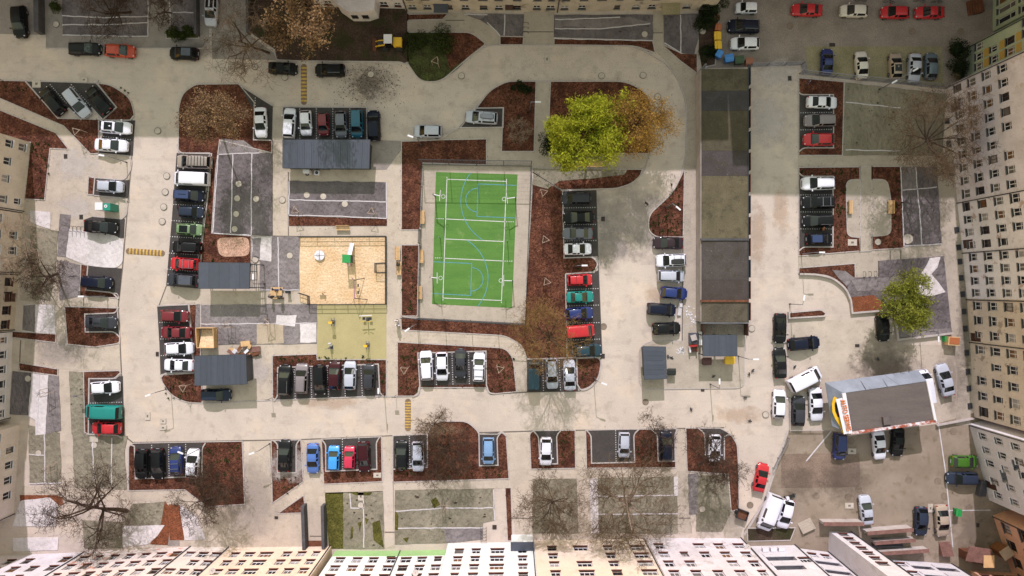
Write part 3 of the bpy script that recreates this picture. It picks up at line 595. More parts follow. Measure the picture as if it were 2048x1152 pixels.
# stains and soft grey patches with their own ragged outline on the paving
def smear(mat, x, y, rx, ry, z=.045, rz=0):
    p = G(x, y, z); mb = MB(); mb.quad((-1,-1,0),(1,-1,0),(1,1,0),(-1,1,0)); o = mb.build('paving_mark', M[mat], None, kind='structure', loc=p, rz=rz); o.scale = (rx/SC, ry/SC, 1)
for q, a in enumerate((('grey_patch',1262,440,120,90),('grey_patch',1215,490,70,60),('st_soot',1765,715,70,60),('st_soot',1768,735,90,40),('st_oil',740,165,60,50),('st_oil',735,170,30,30),('grey_patch',500,1000,80,90),('grey_patch',120,700,70,40),('st_rust',1560,420,20,60),('st_rust',1515,470,20,80),('st_rust',1310,590,24,22),('st_rust',1600,770,40,20),('st_rust',1480,830,60,20),('st_pale',1540,240,50,60),('st_pale',1560,150,60,40),('st_pale',150,330,60,40),('st_pale',150,415,40,30),('st_oil',400,100,60,20),('st_soot',1600,965,50,40),('st_oil',1690,960,60,50),('st_rust',660,805,80,16),('st_rust',870,860,60,14),('st_pale',510,740,40,40),('st_oil',1930,640,20,140),('st_soot',1905,760,40,90),('st_soot',1960,1060,60,80),('st_pale',580,930,60,40))): smear(*a, z=.045+.0012*q)

rt_ = random.Random(31)
for x0, y0, x1, y1, n in ((1695,172,1790,235,9),(1700,235,1800,300,5),(800,985,985,1050,16),(692,990,760,1090,10),(1200,960,1350,1060,6),(135,760,165,860,3),(1800,340,1870,480,4),(1110,34,1300,76,3)):
    for k in range(n):
        cx, cy, r = rt_.uniform(x0, x1), rt_.uniform(y0, y1), rt_.uniform(1.2, 4.2); a0 = rt_.uniform(0, 6.28)
        bed([(cx+r*rt_.uniform(.5, 1.3)*math.cos(a0+q), cy+r*rt_.uniform(.25, .7)*math.sin(a0+q)) for q in (0, 1.2, 2.4, 3.9, 5.1)], 'soil', 0, 'torn_hole').location.z = .065
# ------------------------------------------------------------------ vehicles
# side profile of each body style: (position along length, top height, width factor); c0/c1 windscreen base/top, r0/r1 roof end / rear window base
STY = {
 'hatch': dict(L=4.1, W=1.76, belt=.92, p=[(0,.50,.58),(.015,.62,.74),(.05,.73,.88),(.13,.84,.97),(.245,.92,1),(.435,1.38,1),(.53,1.46,1),(.565,1.47,1),(.72,1.46,1),(.85,1.39,.98),(.955,1.0,.93),(.985,.82,.86),(1,.5,.74)], c=(4,5), b=(6,7), r=(9,10)),
 'small': dict(L=3.6, W=1.64, belt=.90, p=[(0,.52,.70),(.015,.66,.83),(.05,.76,.93),(.12,.86,.98),(.23,.94,1),(.40,1.38,1),(.52,1.47,1),(.56,1.47,1),(.74,1.46,1),(.90,1.38,.97),(.965,1.0,.95),(.99,.82,.92),(1,.5,.85)], c=(4,5), b=(6,7), r=(9,10)),
 'sedan': dict(L=4.5, W=1.77, belt=.91, p=[(0,.50,.58),(.015,.61,.74),(.05,.72,.88),(.13,.83,.97),(.265,.92,1),(.44,1.37,1),(.52,1.43,1),(.555,1.43,1),(.62,1.42,1),(.69,1.37,.99),(.845,1.0,.97),(.94,.97,.95),(.985,.88,.84),(1,.5,.72)], c=(4,5), b=(6,7), r=(9,10)),
 'wagon': dict(L=4.6, W=1.78, belt=.92, p=[(0,.50,.58),(.015,.62,.74),(.05,.73,.88),(.13,.84,.97),(.245,.92,1),(.42,1.39,1),(.50,1.46,1),(.54,1.47,1),(.75,1.47,1),(.91,1.41,.97),(.965,1.0,.95),(.99,.82,.88),(1,.5,.78)], c=(4,5), b=(6,7), r=(9,10)),
 'suv': dict(L=4.45, W=1.84, belt=1.06, p=[(0,.56,.64),(.015,.74,.79),(.05,.89,.91),(.13,1.0,.99),(.24,1.07,1),(.40,1.55,1),(.49,1.65,1),(.53,1.66,1),(.74,1.65,1),(.90,1.56,.97),(.96,1.14,.96),(.99,.9,.93),(1,.55,.86)], c=(4,5), b=(6,7), r=(9,10)),
 'mpv': dict(L=4.5, W=1.82, belt=1.0, p=[(0,.53,.62),(.015,.68,.78),(.05,.81,.91),(.12,.94,.99),(.20,1.03,1),(.36,1.54,1),(.47,1.65,1),(.51,1.66,1),(.76,1.66,1),(.93,1.58,.97),(.975,1.08,.96),(.99,.85,.93),(1,.5,.88)], c=(4,5), b=(6,7), r=(9,10)),
 'van': dict(L=4.95, W=1.90, belt=1.15, p=[(0,.58,.76),(.012,.80,.87),(.04,.96,.95),(.08,1.06,.99),(.12,1.16,1),(.24,1.86,1),(.30,1.93,1),(.34,1.94,1),(.60,1.95,1),(.965,1.93,.99),(.988,1.25,.98),(.994,.9,.96),(1,.5,.92)], c=(4,5), b=(6,7), r=(9,10)),
}
STY['bigvan'] = dict(STY['van'], L=5.4, W=1.98)
def car_parts(st):
    s = STY[st]; L, w0 = s['L'], s['W']/2; p = s['p']; n = len(p); c0, c1 = s['c']; b0, b1 = s['b']; r0, r1 = s['r']
    wr_f = .88 if st in ('van', 'bigvan') else .73
    rings = []
    for i, (t, z, wf) in enumerate(p):
        x = L/2 - t*L; w = w0*wf; cab = c1 <= i <= r0
        if cab:
            zs = s['belt'] + (.04 if i > b1 else 0); wr = w*wr_f*(.97 if i in (c1, r0) else 1)
            h = [(.90*w,.17),(w,.45),(.99*w,.72*zs),(.955*w,zs),(.915*w,zs+.03),(wr,z-.075),(wr*.9,z-.03),(wr*.5,z),(0,z+.012)]
        else:
            lo = min(.17+.10*(i in (0, n-1)), z*.6)
            h = [(.90*w,lo),(w,min(.45,z*.7)),(.99*w,z*.78),(.965*w,z-.10*min(1,z)),(.93*w,z-.06),(.84*w,z-.03),(.74*w,z-.012),(.4*w,z),(0,z+.008)]
        rings.append([Vector((x, y, zz)) for y, zz in h] + [Vector((x, -y, zz)) for y, zz in h[-2::-1]])
    body = MB(); glass = {'windscreen': MB(), 'rear_window': MB(), 'sl1': MB(), 'sl2': MB(), 'sr1': MB(), 'sr2': MB()}
    idx = {}
    K = 17
    for rg in rings: body.v += [tuple(v) for v in rg]
    panel = st in ('van', 'bigvan')
    for i in range(n-1):
        for j in range(K-1):
            a, b, c, d = i*K+j, i*K+j+1, (i+1)*K+j+1, (i+1)*K+j
            tgt = None
            if i == c0 and 5 <= j <= 10: tgt = 'windscreen'
            elif i == r0 and 5 <= j <= 10: tgt = 'rear_window'
            elif c1 <= i < r0 and i != b0 and j in (4, 11):
                tgt = ('sl' if j == 4 else 'sr') + ('1' if i < b0 else '2')
                if panel and i >= b1+1: tgt = None
            if tgt:
                g = glass[tgt]; vv = [Vector(body.v[q]) for q in (a, b, c, d)]
                g.quad(*vv[::-1])
            else: body.f.append((d, c, b, a))
        body.f.append((i*K, (i+1)*K, (i+1)*K+K-1, i*K+K-1))
    body.f.append(tuple(range(K))); body.f.append(tuple((n-1)*K+q for q in range(K))[::-1])
    out = [('body', body.mesh('body', True), 'paint')]
    for k, g in glass.items():
        if g.f: out.append(('windscreen' if k == 'windscreen' else 'rear_window' if k == 'rear_window' else 'side_window', g.mesh('glass', True), 'glass'))
    def bx(nm, mat, *bs):
        m = MB()
        for c, sz in bs: m.box(c, sz)
        out.append((nm, m.mesh(nm), mat))
    zh = p[2][1]; xh = L/2 - .04*L; xe = -L/2 + .012*L
    for sg in (1, -1):
        m = MB(); m.box((xh-.06, sg*w0*.64, zh-.065), (.15, .28, .10), -sg*.5, ('Y', .3)); out.append(('headlight', m.mesh('headlight'), 'lampw'))
        m = MB(); zt = p[-2][1]; m.box((xe+.04, sg*w0*.74, zt-.06), (.10, .26, .18), sg*.3); out.append(('tail_light', m.mesh('tail_light'), 'lampr'))
        xm = L/2 - (p[c0][0]+.035)*L; m = MB(); m.box((xm, sg*(w0+.10), s['belt']+.07), (.14, .2, .13), sg*.2); m.box((xm, sg*(w0-.02), s['belt']+.02), (.07, .12, .04)); out.append(('mirror', m.mesh('mirror'), 'mirror'))
        for xw in (L/2-.18*L, L/2-.80*L):
            m = MB(); m.tube((xw, sg*(w0-.20), .31), (xw, sg*(w0+.012), .31), .31, n=14); q = len(m.f); m.tube((xw, sg*(w0-.1), .31), (xw, sg*(w0+.022), .31), .2, n=10)
            me = m.mesh('wheel', False); me.materials.append(M['tyre']); me.materials.append(M['steel'])
            for pg in me.polygons[q:]: pg.material_index = 1
            out.append(('wheel', me, 'tyre'))
    bx('number_plate', 'lampw', ((L/2-.005, 0, .48), (.03, .5, .11))); bx('number_plate', 'lampw', ((-L/2+.005, 0, .62), (.03, .5, .11)))
    m = MB(); zg = p[1][1]; m.box((L/2-.012*L, 0, zg-.12), (.10, w0*1.0, .16)); out.append(('grille', m.mesh('grille'), 'black'))
    x0 = L/2-p[c0][0]*L; z0 = p[c0][1]
    m = MB(); m.box((x0+.03, 0, z0+.012), (.16, w0*1.5, .03)); out.append(('cowl', m.mesh('cowl'), 'black'))
    for q in (0, 1): m = MB(); m.bar((x0-.02, w0*(-.55+.6*q), z0+.035), (x0-.22, w0*(.05+.55*q), z0+.115), .03); out.append(('wiper', m.mesh('wiper'), 'black'))
    return out
PARTS = {k: car_parts(k) for k in STY}
PAINT = {}
def paint(rgb, metal=.0):
    if rgb not in PAINT:
        dk = max(rgb) < 70
        PAINT[rgb] = nmat('car_paint', C(*rgb), var=.04, scale=1.2, fine=.03, fscale=5, rough=.4 if not dk else .38, metal=metal, coat=.4 if not dk else .1, spec=.3 if not dk else .12)
    return PAINT[rgb]
COLS = dict(black=(26,26,27), white=(236,236,234), silver=(186,190,194), grey=(106,108,114), dgrey=(60,61,64), navy=(26,30,46), red=(196,34,44), dred=(116,26,38), maroon=(62,22,28), orange=(190,66,36), blue=(30,46,104), mblue=(78,116,178), lblue=(66,160,226), pale=(128,164,196), teal=(18,132,118), tealb=(26,92,112), dteal=(26,58,70), green=(64,112,30), lime=(118,146,98), beige=(158,146,130), cream=(224,216,196), pink=(206,46,78), taupe=(132,122,120), brown=(58,44,46), gold=(176,158,134), steelb=(46,54,68), gteal=(96,110,116))
DIR = dict(R=0, U=90, L=180, D=270)
def car(x, y, hd, da, style, col, label, length=None, extra='', group=None):
    rz = R(DIR[hd] + da); s = STY[style]; f = 1 - .7/CAMH
    loc = G(1024 + (x-1024)*f, 576 + (y-576)*f, .075 if extra.find('f') < 0 else .02)
    nm = {'van': 'delivery_van', 'bigvan': 'delivery_van'}.get(style, 'parked_car')
    root = thing(nm, label, 'van' if 'van' in style else 'car', loc, rz, group)
    k = (length or s['L'])/s['L']; root.scale = (k, min(1.04, (1+k)/2), 1)
    pm = paint(COLS[col], .0)
    for pn, me, mt in PARTS[style]:
        m = pm if mt in ('paint', 'mirror') else M['glass2' if mt == 'glass' and (x*5+y) % 2 < 1 else mt]
        link(pn, me, root, mat=m)
    L, w0, p = s['L'], s['W']/2, s['p']; zt = p[s['b'][0]][1]; xa = L/2 - p[s['c'][1]][0]*L - .15; xb = L/2 - p[s['r'][0]][0]*L + .05
    if extra.find('v') < 0 and (x*7+y*3) % 5 < 2: MB().box((-L/2+.03, 0, .42), (.1, w0*1.5, .16)).build('bumper', M['black'], root)
    if (x*3+y) % 3 == 0: MB().tube((xb+.25, 0, zt), (xb+.1, 0, zt+.22), .012, n=4).build('aerial', M['black'], root)
    if 'r' in extra:
        for sg in (1, -1):
            MB().tube((xa-.25, sg*w0*.66, zt+.03), (xb+.05, sg*w0*.66, zt+.0), .028, n=5).build('roof_rail', M['steel'], root)
    if 'k' in extra:      # cross-bars
        for q in (.25, .75): MB().bar((xa+(xb-xa)*q, -w0*.68, zt+.07), (xa+(xb-xa)*q, w0*.68, zt+.07), .07, .04).build('roof_bar', M['steel'], root)
    if 'K' in extra:
        for q in range(6): MB().bar((xa+(xb-xa)*(q+.3)/6, -w0*.74, zt+.09), (xa+(xb-xa)*(q+.3)/6, w0*.74, zt+.09), .05, .04).build('roof_bar', M['dsteel'], root)
    if 'b' in extra or 'B' in extra:
        mb = MB(); pr = [(-.5,.3,.0),(-.46,.36,.14),(-.2,.4,.24),(.2,.4,.24),(.46,.3,.14),(.5,.22,.0)]; bl = 1.9; xc = (xa+xb)/2
        yo = .22 if 'B' in extra else 0
        for (x0, w1, h1), (x1, w2, h2) in zip(pr, pr[1:]):
            for ya, yb, za, zb in (((-1),(-.8),0,1),((-.8),(.8),1,1),((.8),(1),1,0)):
                mb.quad((xc+x0*bl, yo+ya*w1, zt+.07+za*h1), (xc+x1*bl, yo+ya*w2, zt+.07+za*h2), (xc+x1*bl, yo+yb*w2, zt+.07+zb*h2), (xc+x0*bl, yo+yb*w1, zt+.07+zb*h1))
        mb.build('roof_box', M['black'] if 'B' in extra else M['steel'], root)
    if 's' in extra:
        mb = MB(); mb.box(((xa+xb)/2+.1, 0, zt+.008), ((xa-xb)*.7, w0*1.16, .02)); mb.build('sunroof', M['glass'], root)
    if 'g' in extra:      # pale glass or painted roof panel
        mb = MB(); mb.box(((xa+xb)/2, 0, zt+.01), ((xa-xb)*.86, w0*1.22, .02)); mb.build('roof_panel', M['anth2'] if 'n' not in extra else M['navyroof'], root)
    return root
M['navyroof'] = pmat('navy_roof', C(40, 56, 96), .3, 0, .3)
CARS = [
(40,44,'D',4,'suv','black','black SUV parked alone on the pavement in the top left corner',4.5,''),
(170,98,'R',0,'wagon','black','black estate car at the kerb in front of the orange car',4.5,''),
(240,102,'R',-3,'hatch','orange','orange-red hatchback parked at the kerb below the grey sheeted yard',4.3,''),
(368,107,'L',-2,'hatch','black','black hatchback with grey glass roof at the kerb near the hedge',4.1,'g'),
(423,20,'D',-3,'wagon','silver','silver car with dark roof at the top edge beside the bare trees',4.6,'s'),
(566,137,'R',-2,'sedan','black','black car under bare branches left of the upper speed bump',4.1,''),
(660,141,'L',0,'suv','black','black SUV with chrome roof rails right of the upper speed bump',4.2,'r'),
(105,202,'U',38,'wagon','black','black estate car in the leftmost of the three slanted bays',4.5,''),
(154,206,'D',38,'wagon','silver','silver estate car between two black cars in the slanted bays',4.7,''),
(197,200,'U',38,'sedan','black','black saloon in the rightmost of the three slanted bays',4.4,''),
(231,255,'R',-4,'hatch','white','white hatchback with black glass roof next to the rounded mulch bed',4.5,'s'),
(223,291,'R',-3,'sedan','white','white saloon above the pale paved island on the left',4.6,''),
(220,373,'R',-3,'hatch','silver','silver-white small hatchback beside the tiny square mulch bed',3.8,''),
(202,454,'R',-4,'sedan','black','black saloon parked above the white fleece sheet',4.6,''),
(195,565,'R',-4,'mpv','navy','dark navy people carrier in the bay below the white fleece sheet',4.2,''),
(203,645,'R',-2,'sedan','dgrey','dark grey saloon in the single bay inside the square mulch bed',4.4,''),
(210,775,'R',3,'hatch','white','white hatchback above the green van in the left column',4.1,''),
(208,823,'L',-2,'van','teal','teal green van between the white and the red car',5.05,''),
(213,856,'L',-1,'hatch','red','bright red hatchback directly below the teal van',4.1,''),
(389,324,'L',-2,'mpv','beige','beige-grey off-roader with a ribbed roof rack at the top of the bay column',5.0,'K'),
(384,358,'L',-2,'van','white','white van second from the top of the long bay column',5.0,''),
(379,391,'R',-3,'mpv','navy','dark blue people carrier below the white van with grey roof',4.3,'gn'),
(383,424,'R',-3,'small','steelb','small dark blue-grey car fourth in the long bay column',3.55,''),
(379,459,'R',-3,'small','lime','pale green car with black roof in the long bay column',3.7,'s'),
(374,495,'L',-3,'suv','black','black SUV with roof rails above the red car in the long bay column',4.1,'r'),
(370,528,'L',-3,'suv','red','red SUV with roof bars beside the grey carport',4.0,'rk'),
(366,560,'L',-3,'suv','dgrey','dark grey SUV with pale roof, lowest in the long bay column',4.3,'rg'),
(349,632,'R',-2,'hatch','dred','dark red hatchback, topmost in the four-car column beside the timber sand box',4.0,''),
(352,665,'L',-1,'sedan','dred','dark red saloon, second in the four-car column',4.3,''),
(358,697,'R',2,'hatch','white','white hatchback, third in the four-car column',4.1,''),
(358,730,'L',-2,'sedan','white','white boxy saloon, lowest in the four-car column',4.3,''),
(432,790,'R',0,'wagon','steelb','dark blue-black estate car beside the lower anthracite shed',4.3,''),
(570,760,'U',-2,'suv','black','black SUV with roof rails, leftmost in the six-car row under the rubber surface',4.4,'r'),
(604,757,'U',-2,'suv','taupe','grey-beige SUV, second in the six-car row under the rubber surface',4.3,'r'),
(640,760,'D',2,'mpv','black','black people carrier, third in the six-car row',4.3,''),
(669,751,'U',-2,'hatch','maroon','dark maroon hatchback, fourth in the six-car row',4.0,''),
(700,751,'U',-1,'hatch','silver','silver hatchback, fifth in the six-car row',4.1,''),
(738,753,'U',-2,'small','dgrey','dark grey small car, rightmost in the six-car row',3.6,''),
(522,245,'D',2,'sedan','white','white saloon alone in the bay right of the dry-leaved tree',4.3,''),
(579,246,'U',-3,'wagon','white','white estate car, first in the row above the anthracite shed roof',4.3,''),
(612,246,'D',2,'hatch','white','white hatchback, second in the row above the anthracite shed',3.6,''),
(647,249,'D',2,'small','dred','small red car, third in the row above the anthracite shed',3.2,''),
(682,249,'D',2,'hatch','grey','grey hatchback, fourth in the row above the anthracite shed',3.8,''),
(714,248,'D',1,'mpv','tealb','blue-green compact van, fifth in the row above the anthracite shed',4.0,''),
(748,251,'U',2,'suv','navy','dark navy SUV standing just outside the dotted row by the shed',4.3,''),
(856,263,'L',-1,'suv','silver','silver-white SUV driving out on the carriageway above the court',4.0,''),
(963,235,'L',-4,'wagon','silver','silver estate with a grey roof box alone in its bay',4.6,'bk'),
(1152,397,'L',0,'mpv','dgrey','dark grey people carrier, topmost in the row right of the court',4.2,''),
(1157,435,'L',2,'sedan','black','black saloon, second in the row right of the court',4.4,''),
(1155,467,'L',0,'sedan','grey','grey saloon, third in the row right of the court',4.3,''),
(1155,498,'R',1,'sedan','white','white saloon, fourth in the row right of the court',4.0,''),
(1160,560,'R',2,'small','red','small rose-red car just below the rounded kerb tongue',3.5,''),
(1160,594,'R',2,'sedan','teal','teal saloon below the small rose-red car',3.9,''),
(1158,627,'R',4,'hatch','blue','blue hatchback half under the golden-twigged bare tree',4.0,''),
(1160,662,'R',5,'van','red','red van half under the golden-twigged bare tree',4.1,''),
(1174,701,'R',3,'hatch','dteal','dark blue-green hatchback at the corner under the bare tree',4.2,''),
(1068,750,'U',-1,'van','dteal','dark blue-green compact van beside the curving path',4.0,''),
(1104,747,'D',2,'wagon','silver','silver estate in the middle of the three-car row below the bare tree',4.4,'r'),
(1139,750,'U',2,'sedan','silver','silver saloon, rightmost of the three below the bare tree',4.4,''),
(853,731,'U',3,'suv','white','white SUV, first of the four cars below the court path',4.2,''),
(884,733,'D',1,'hatch','white','white hatchback with dark windscreen, second of the four below the court path',4.1,''),
(921,727,'D',-1,'sedan','dgrey','dark grey saloon between white cars below the court path',4.2,''),
(958,734,'U',-2,'wagon','white','white boxy estate, last of the four below the court path',4.2,'k'),
(1336,486,'L',-1,'sedan','brown','dark brown saloon just below the teardrop mulch bed',4.3,'f'),
(1342,521,'L',2,'suv','white','white SUV with a black roof box beside the garage row',4.3,'fkB'),
(1342,552,'R',-1,'mpv','silver','silver-blue people carrier beside the garage row',3.8,'f'),
(1348,586,'R',-5,'hatch','blue','bright blue hatchback beside the garage row',3.8,'f'),
(1323,619,'R',-4,'mpv','navy','dark blue high-roofed car next to the discarded mattress',4.1,'f'),
(1333,657,'R',2,'hatch','black','black hatchback just above the striped bin shelter',4.0,'f'),
(1644,205,'R',-2,'sedan','white','white saloon in the upper right three-car bay',4.3,''),
(1640,241,'L',1,'wagon','taupe','grey-brown estate in the middle of the upper right three-car bay',4.5,''),
(1637,279,'L',0,'hatch','red','red hatchback, lowest in the upper right three-car bay',4.3,''),
(1636,367,'L',1,'suv','white','white SUV beside the small rounded plaza',4.7,'r'),
(1636,405,'L',1,'suv','black','black SUV with roof bars, second beside the small plaza',4.7,'rk'),
(1636,442,'L',1,'wagon','black','black estate with roof rails, third beside the small plaza',4.4,'r'),
(1638,478,'R',1,'small','black','small black car with a blue roof, lowest beside the small plaza',3.7,'gn'),
(1560,657,'D',-1,'sedan','black','black saloon at the left end of the narrow raised planter strip',4.3,'f'),
(1608,687,'R',5,'hatch','navy','dark blue hatchback below the narrow raised planter strip',4.5,'f'),
(1560,726,'U',2,'sedan','black','black saloon left of the slanted white van',4.4,'f'),
(1558,808,'U',-3,'hatch','white','white hatchback at the road edge below the two black saloons',4.1,'f'),
(1597,822,'U',-2,'hatch','dgrey','dark grey hatchback beside the car repair building',4.3,'f'),
(1632,809,'D',3,'sedan','white','white saloon nearest the sign side of the car repair building',4.8,'f'),
(1609,758,'R',27,'van','white','white van standing slanted above the parked cars by the repair shop',4.9,'f'),
(1766,655,'D',4,'sedan','black','black saloon under the edge of the bright green tree',4.0,'f'),
(1847,773,'U',10,'van','white','white van half hidden by the right end of the repair shop',4.8,'f'),
(1890,760,'U',14,'sedan','silver','silver saloon standing slanted right of the repair shop',4.7,'f'),
(1679,893,'D',-3,'mpv','blue','blue people carrier under the sign corner of the repair shop',3.8,'f'),
(1758,890,'D',5,'sedan','white','white saloon nosing out from the repair shop wall',4.2,'f'),
(1795,884,'D',-3,'sedan','black','black saloon in the shade beside the white one at the repair shop',4.1,'f'),
(1929,923,'R',-1,'hatch','green','bright green hatchback against the white building',3.9,'f'),
(1924,957,'L',-1,'wagon','steelb','dark blue-grey estate below the green hatchback',4.4,'f'),
(1732,1020,'U',6,'sedan','silver','silver saloon in the middle of the lower right yard',4.2,'f'),
(1842,1043,'D',-1,'hatch','steelb','dark blue hatchback at the lower right beside a silver saloon',4.1,'f'),
(1884,1042,'D',4,'sedan','gold','silver-beige saloon at the lower right beside the green bin',4.6,'f'),
(1522,955,'U',-13,'sedan','red','red saloon standing slanted by the broken yard boundary',4.1,'f'),
(1538,1024,'D',-20,'bigvan','white','large white van standing slanted at the yard corner',5.3,'f'),
(1571,1028,'D',-14,'hatch','white','white car close beside the large white van',4.2,'f'),
(285,928,'D',-1,'suv','black','black SUV, leftmost in the bottom left four-car row',4.2,''),
(316,928,'D',1,'wagon','black','black estate, second in the bottom left four-car row',4.4,''),
(353,921,'U',3,'hatch','blue','blue car with roof bars, third in the bottom left four-car row',4.0,'k'),
(386,927,'U',-3,'hatch','white','white car partly behind bare twigs, last in the bottom left row',4.2,''),
(569,911,'U',-2,'sedan','black','black car alone in the bay beside the wide pale drive',4.5,''),
(626,917,'D',0,'sedan','mblue','mid blue saloon on the drive to the basement ramp',4.3,''),
(668,916,'U',-1,'small','lblue','sky blue small car right of the ramp drive',3.5,''),
(699,915,'U',-1,'small','pink','pinkish red small car between the sky blue and the maroon one',3.2,''),
(728,914,'D',2,'wagon','maroon','dark maroon estate beside the pinkish red small car',4.3,''),
(803,911,'U',-1,'hatch','black','black hatchback beside the silver-white car in the bottom centre bay',4.2,''),
(836,913,'D',1,'wagon','silver','silver-white estate at the edge of the bush bed, bottom centre',4.3,''),
(977,902,'D',0,'mpv','pale','pale blue people carrier right of the bush bed',3.8,''),
(1092,903,'D',-1,'hatch','white','white hatchback alone in its bay at bottom centre',4.0,''),
(1248,890,'D',-1,'small','silver','small silver car in the wide bay at the bottom right',3.6,''),
(1332,892,'U',0,'suv','navy','dark navy SUV behind bare twigs, bottom row',4.3,''),
(1429,896,'D',-2,'hatch','white','white hatchback under bare branches at the end of the bottom row',3.9,''),
(1493,16,'L',-1,'small','white','small white hatchback, topmost on the cobbled lot',3.1,'f'),
(1487,53,'L',-1,'suv','navy','dark navy SUV with roof rails on the cobbled lot',4.5,'fr'),
(1490,87,'L',0,'hatch','white','white hatchback beside the blue and green bins',4.1,'f'),
(1614,20,'L',-2,'sedan','red','red saloon, leftmost of the red cars on the cobbled lot',4.3,'f'),
(1708,22,'L',-2,'hatch','cream','silver-beige hatchback between red cars on the cobbled lot',3.9,'f'),
(1790,25,'L',-1,'hatch','red','red hatchback, middle of the red cars on the cobbled lot',4.0,'f'),
(1859,25,'L',0,'sedan','red','red saloon, rightmost on the cobbled lot',4.1,'f'),
(1654,123,'U',-2,'sedan','blue','bright blue saloon on the mossy strip of the cobbled lot',3.7,'f'),
(1723,130,'U',3,'sedan','cream','cream white saloon on the mossy strip',4.0,'f'),
(1791,132,'U',1,'hatch','gold','gold-beige hatchback with sunroof on the mossy strip',3.7,'fs'),
(1829,136,'D',-2,'sedan','silver','silver saloon on the mossy strip beside the grey-green car',4.1,'f'),
(1862,132,'U',-2,'hatch','gteal','grey-green hatchback nearest the dark hedge',3.8,'f'),
]
for a in CARS: car(*a[:7], length=a[7], extra=a[8], group='cars parked in the yard')
# ------------------------------------------------------------------ buildings
WIN = {}
def win_mesh(w, h, st):
    key = (round(w, 2), round(h, 2), st)
    if key not in WIN:
        f = MB(); t = .09
        f.box((0, 0, t/2), (w, .07, t)); f.box((0, 0, h-t/2), (w, .07, t)); f.box((-w/2+t/2, 0, h/2), (t, .07, h-2*t)); f.box((w/2-t/2, 0, h/2), (t, .07, h-2*t))
        if st in (0, 1): f.box((0, 0, h/2), (t*.9, .06, h-2*t))
        if st in (1, 2): f.box((0, .002, h*.66), (w-2*t, .05, t*.8))
        if st == 3:
            for q in (-.17, .17): f.box((w*q, 0, h/2), (t*.8, .06, h-2*t))
        p = MB(); p.box((0, .012, h/2), (w-t, .02, h-t))
        s = MB(); s.box((0, -.24, -.03), (w+.14, .30, .06))
        WIN[key] = (f.mesh('window'), p.mesh('pane'), s.mesh('sill'))
    return WIN[key]
def wallmat(name, c, c2=None, patch=None, pf=.8, var=.1):
    m = nmat(name, c, var=var, scale=.35, col2=c2, fine=.05, fscale=5, rough=.9, spec=.2)
    overlay(m, 'noise', .9, tuple(x*.62 for x in c[:3])+(1,), .5, lo=.33, hi=.44, stretch=(1, 1, .5))
    if patch: overlay(m, 'noise', .55, patch, pf, lo=.36, hi=.405); overlay(m, 'noise', 1.3, patch, pf*.8, lo=.34, hi=.37, rot=.7)
    return m
W = {
 'grey': wallmat('grey_render', C(236,231,235), C(208,202,205), C(180,156,130), .4), 'white': wallmat('peeling_white_render', C(244,241,240), C(220,216,214), C(160,120,98), .6),
 'tan': wallmat('tan_render', C(228,215,194), C(202,189,170), C(120,98,78), .6), 'green': wallmat('pale_green_render', C(186,200,166), C(168,182,150)),
 'stone': wallmat('weathered_stone', C(214,202,180), C(176,164,144), C(120,108,92), .6), 'whitew': wallmat('clean_white_render', C(226,222,216), C(206,202,196)),
 'cream': wallmat('cream_render', C(236,222,196), C(222,204,174)), 'peach': wallmat('peach_render', C(240,222,194), C(228,204,172)), 'mint': wallmat('mint_white_render', C(238,242,230), C(222,228,214)),
 'wgrey': wallmat('cold_white_render', C(232,226,220), C(206,198,192), C(170,160,150), .5), 'ivory': wallmat('ivory_render', C(232,224,210), C(212,200,182), C(204,120,76), .7), 'pinkw': wallmat('pink_render', C(226,180,146), C(206,158,126)), 'beige': wallmat('warm_beige_render', C(232,222,204), C(214,203,184)),
 'yellow': wallmat('pale_yellow_render', C(240,220,166), C(230,206,150)), 'lgreen': nmat('spring_green_plinth', C(164, 204, 132), var=.08, scale=.6, fine=.05, rough=.8), 'ygold': nmat('golden_panel', C(200, 168, 84), var=.05, scale=1, fine=.04, rough=.8)}
M['tiles'] = nmat('roof_felt', C(108, 98, 92), var=.2, scale=.5, fine=.12, fscale=8, rough=.9)
rb = random.Random(11)
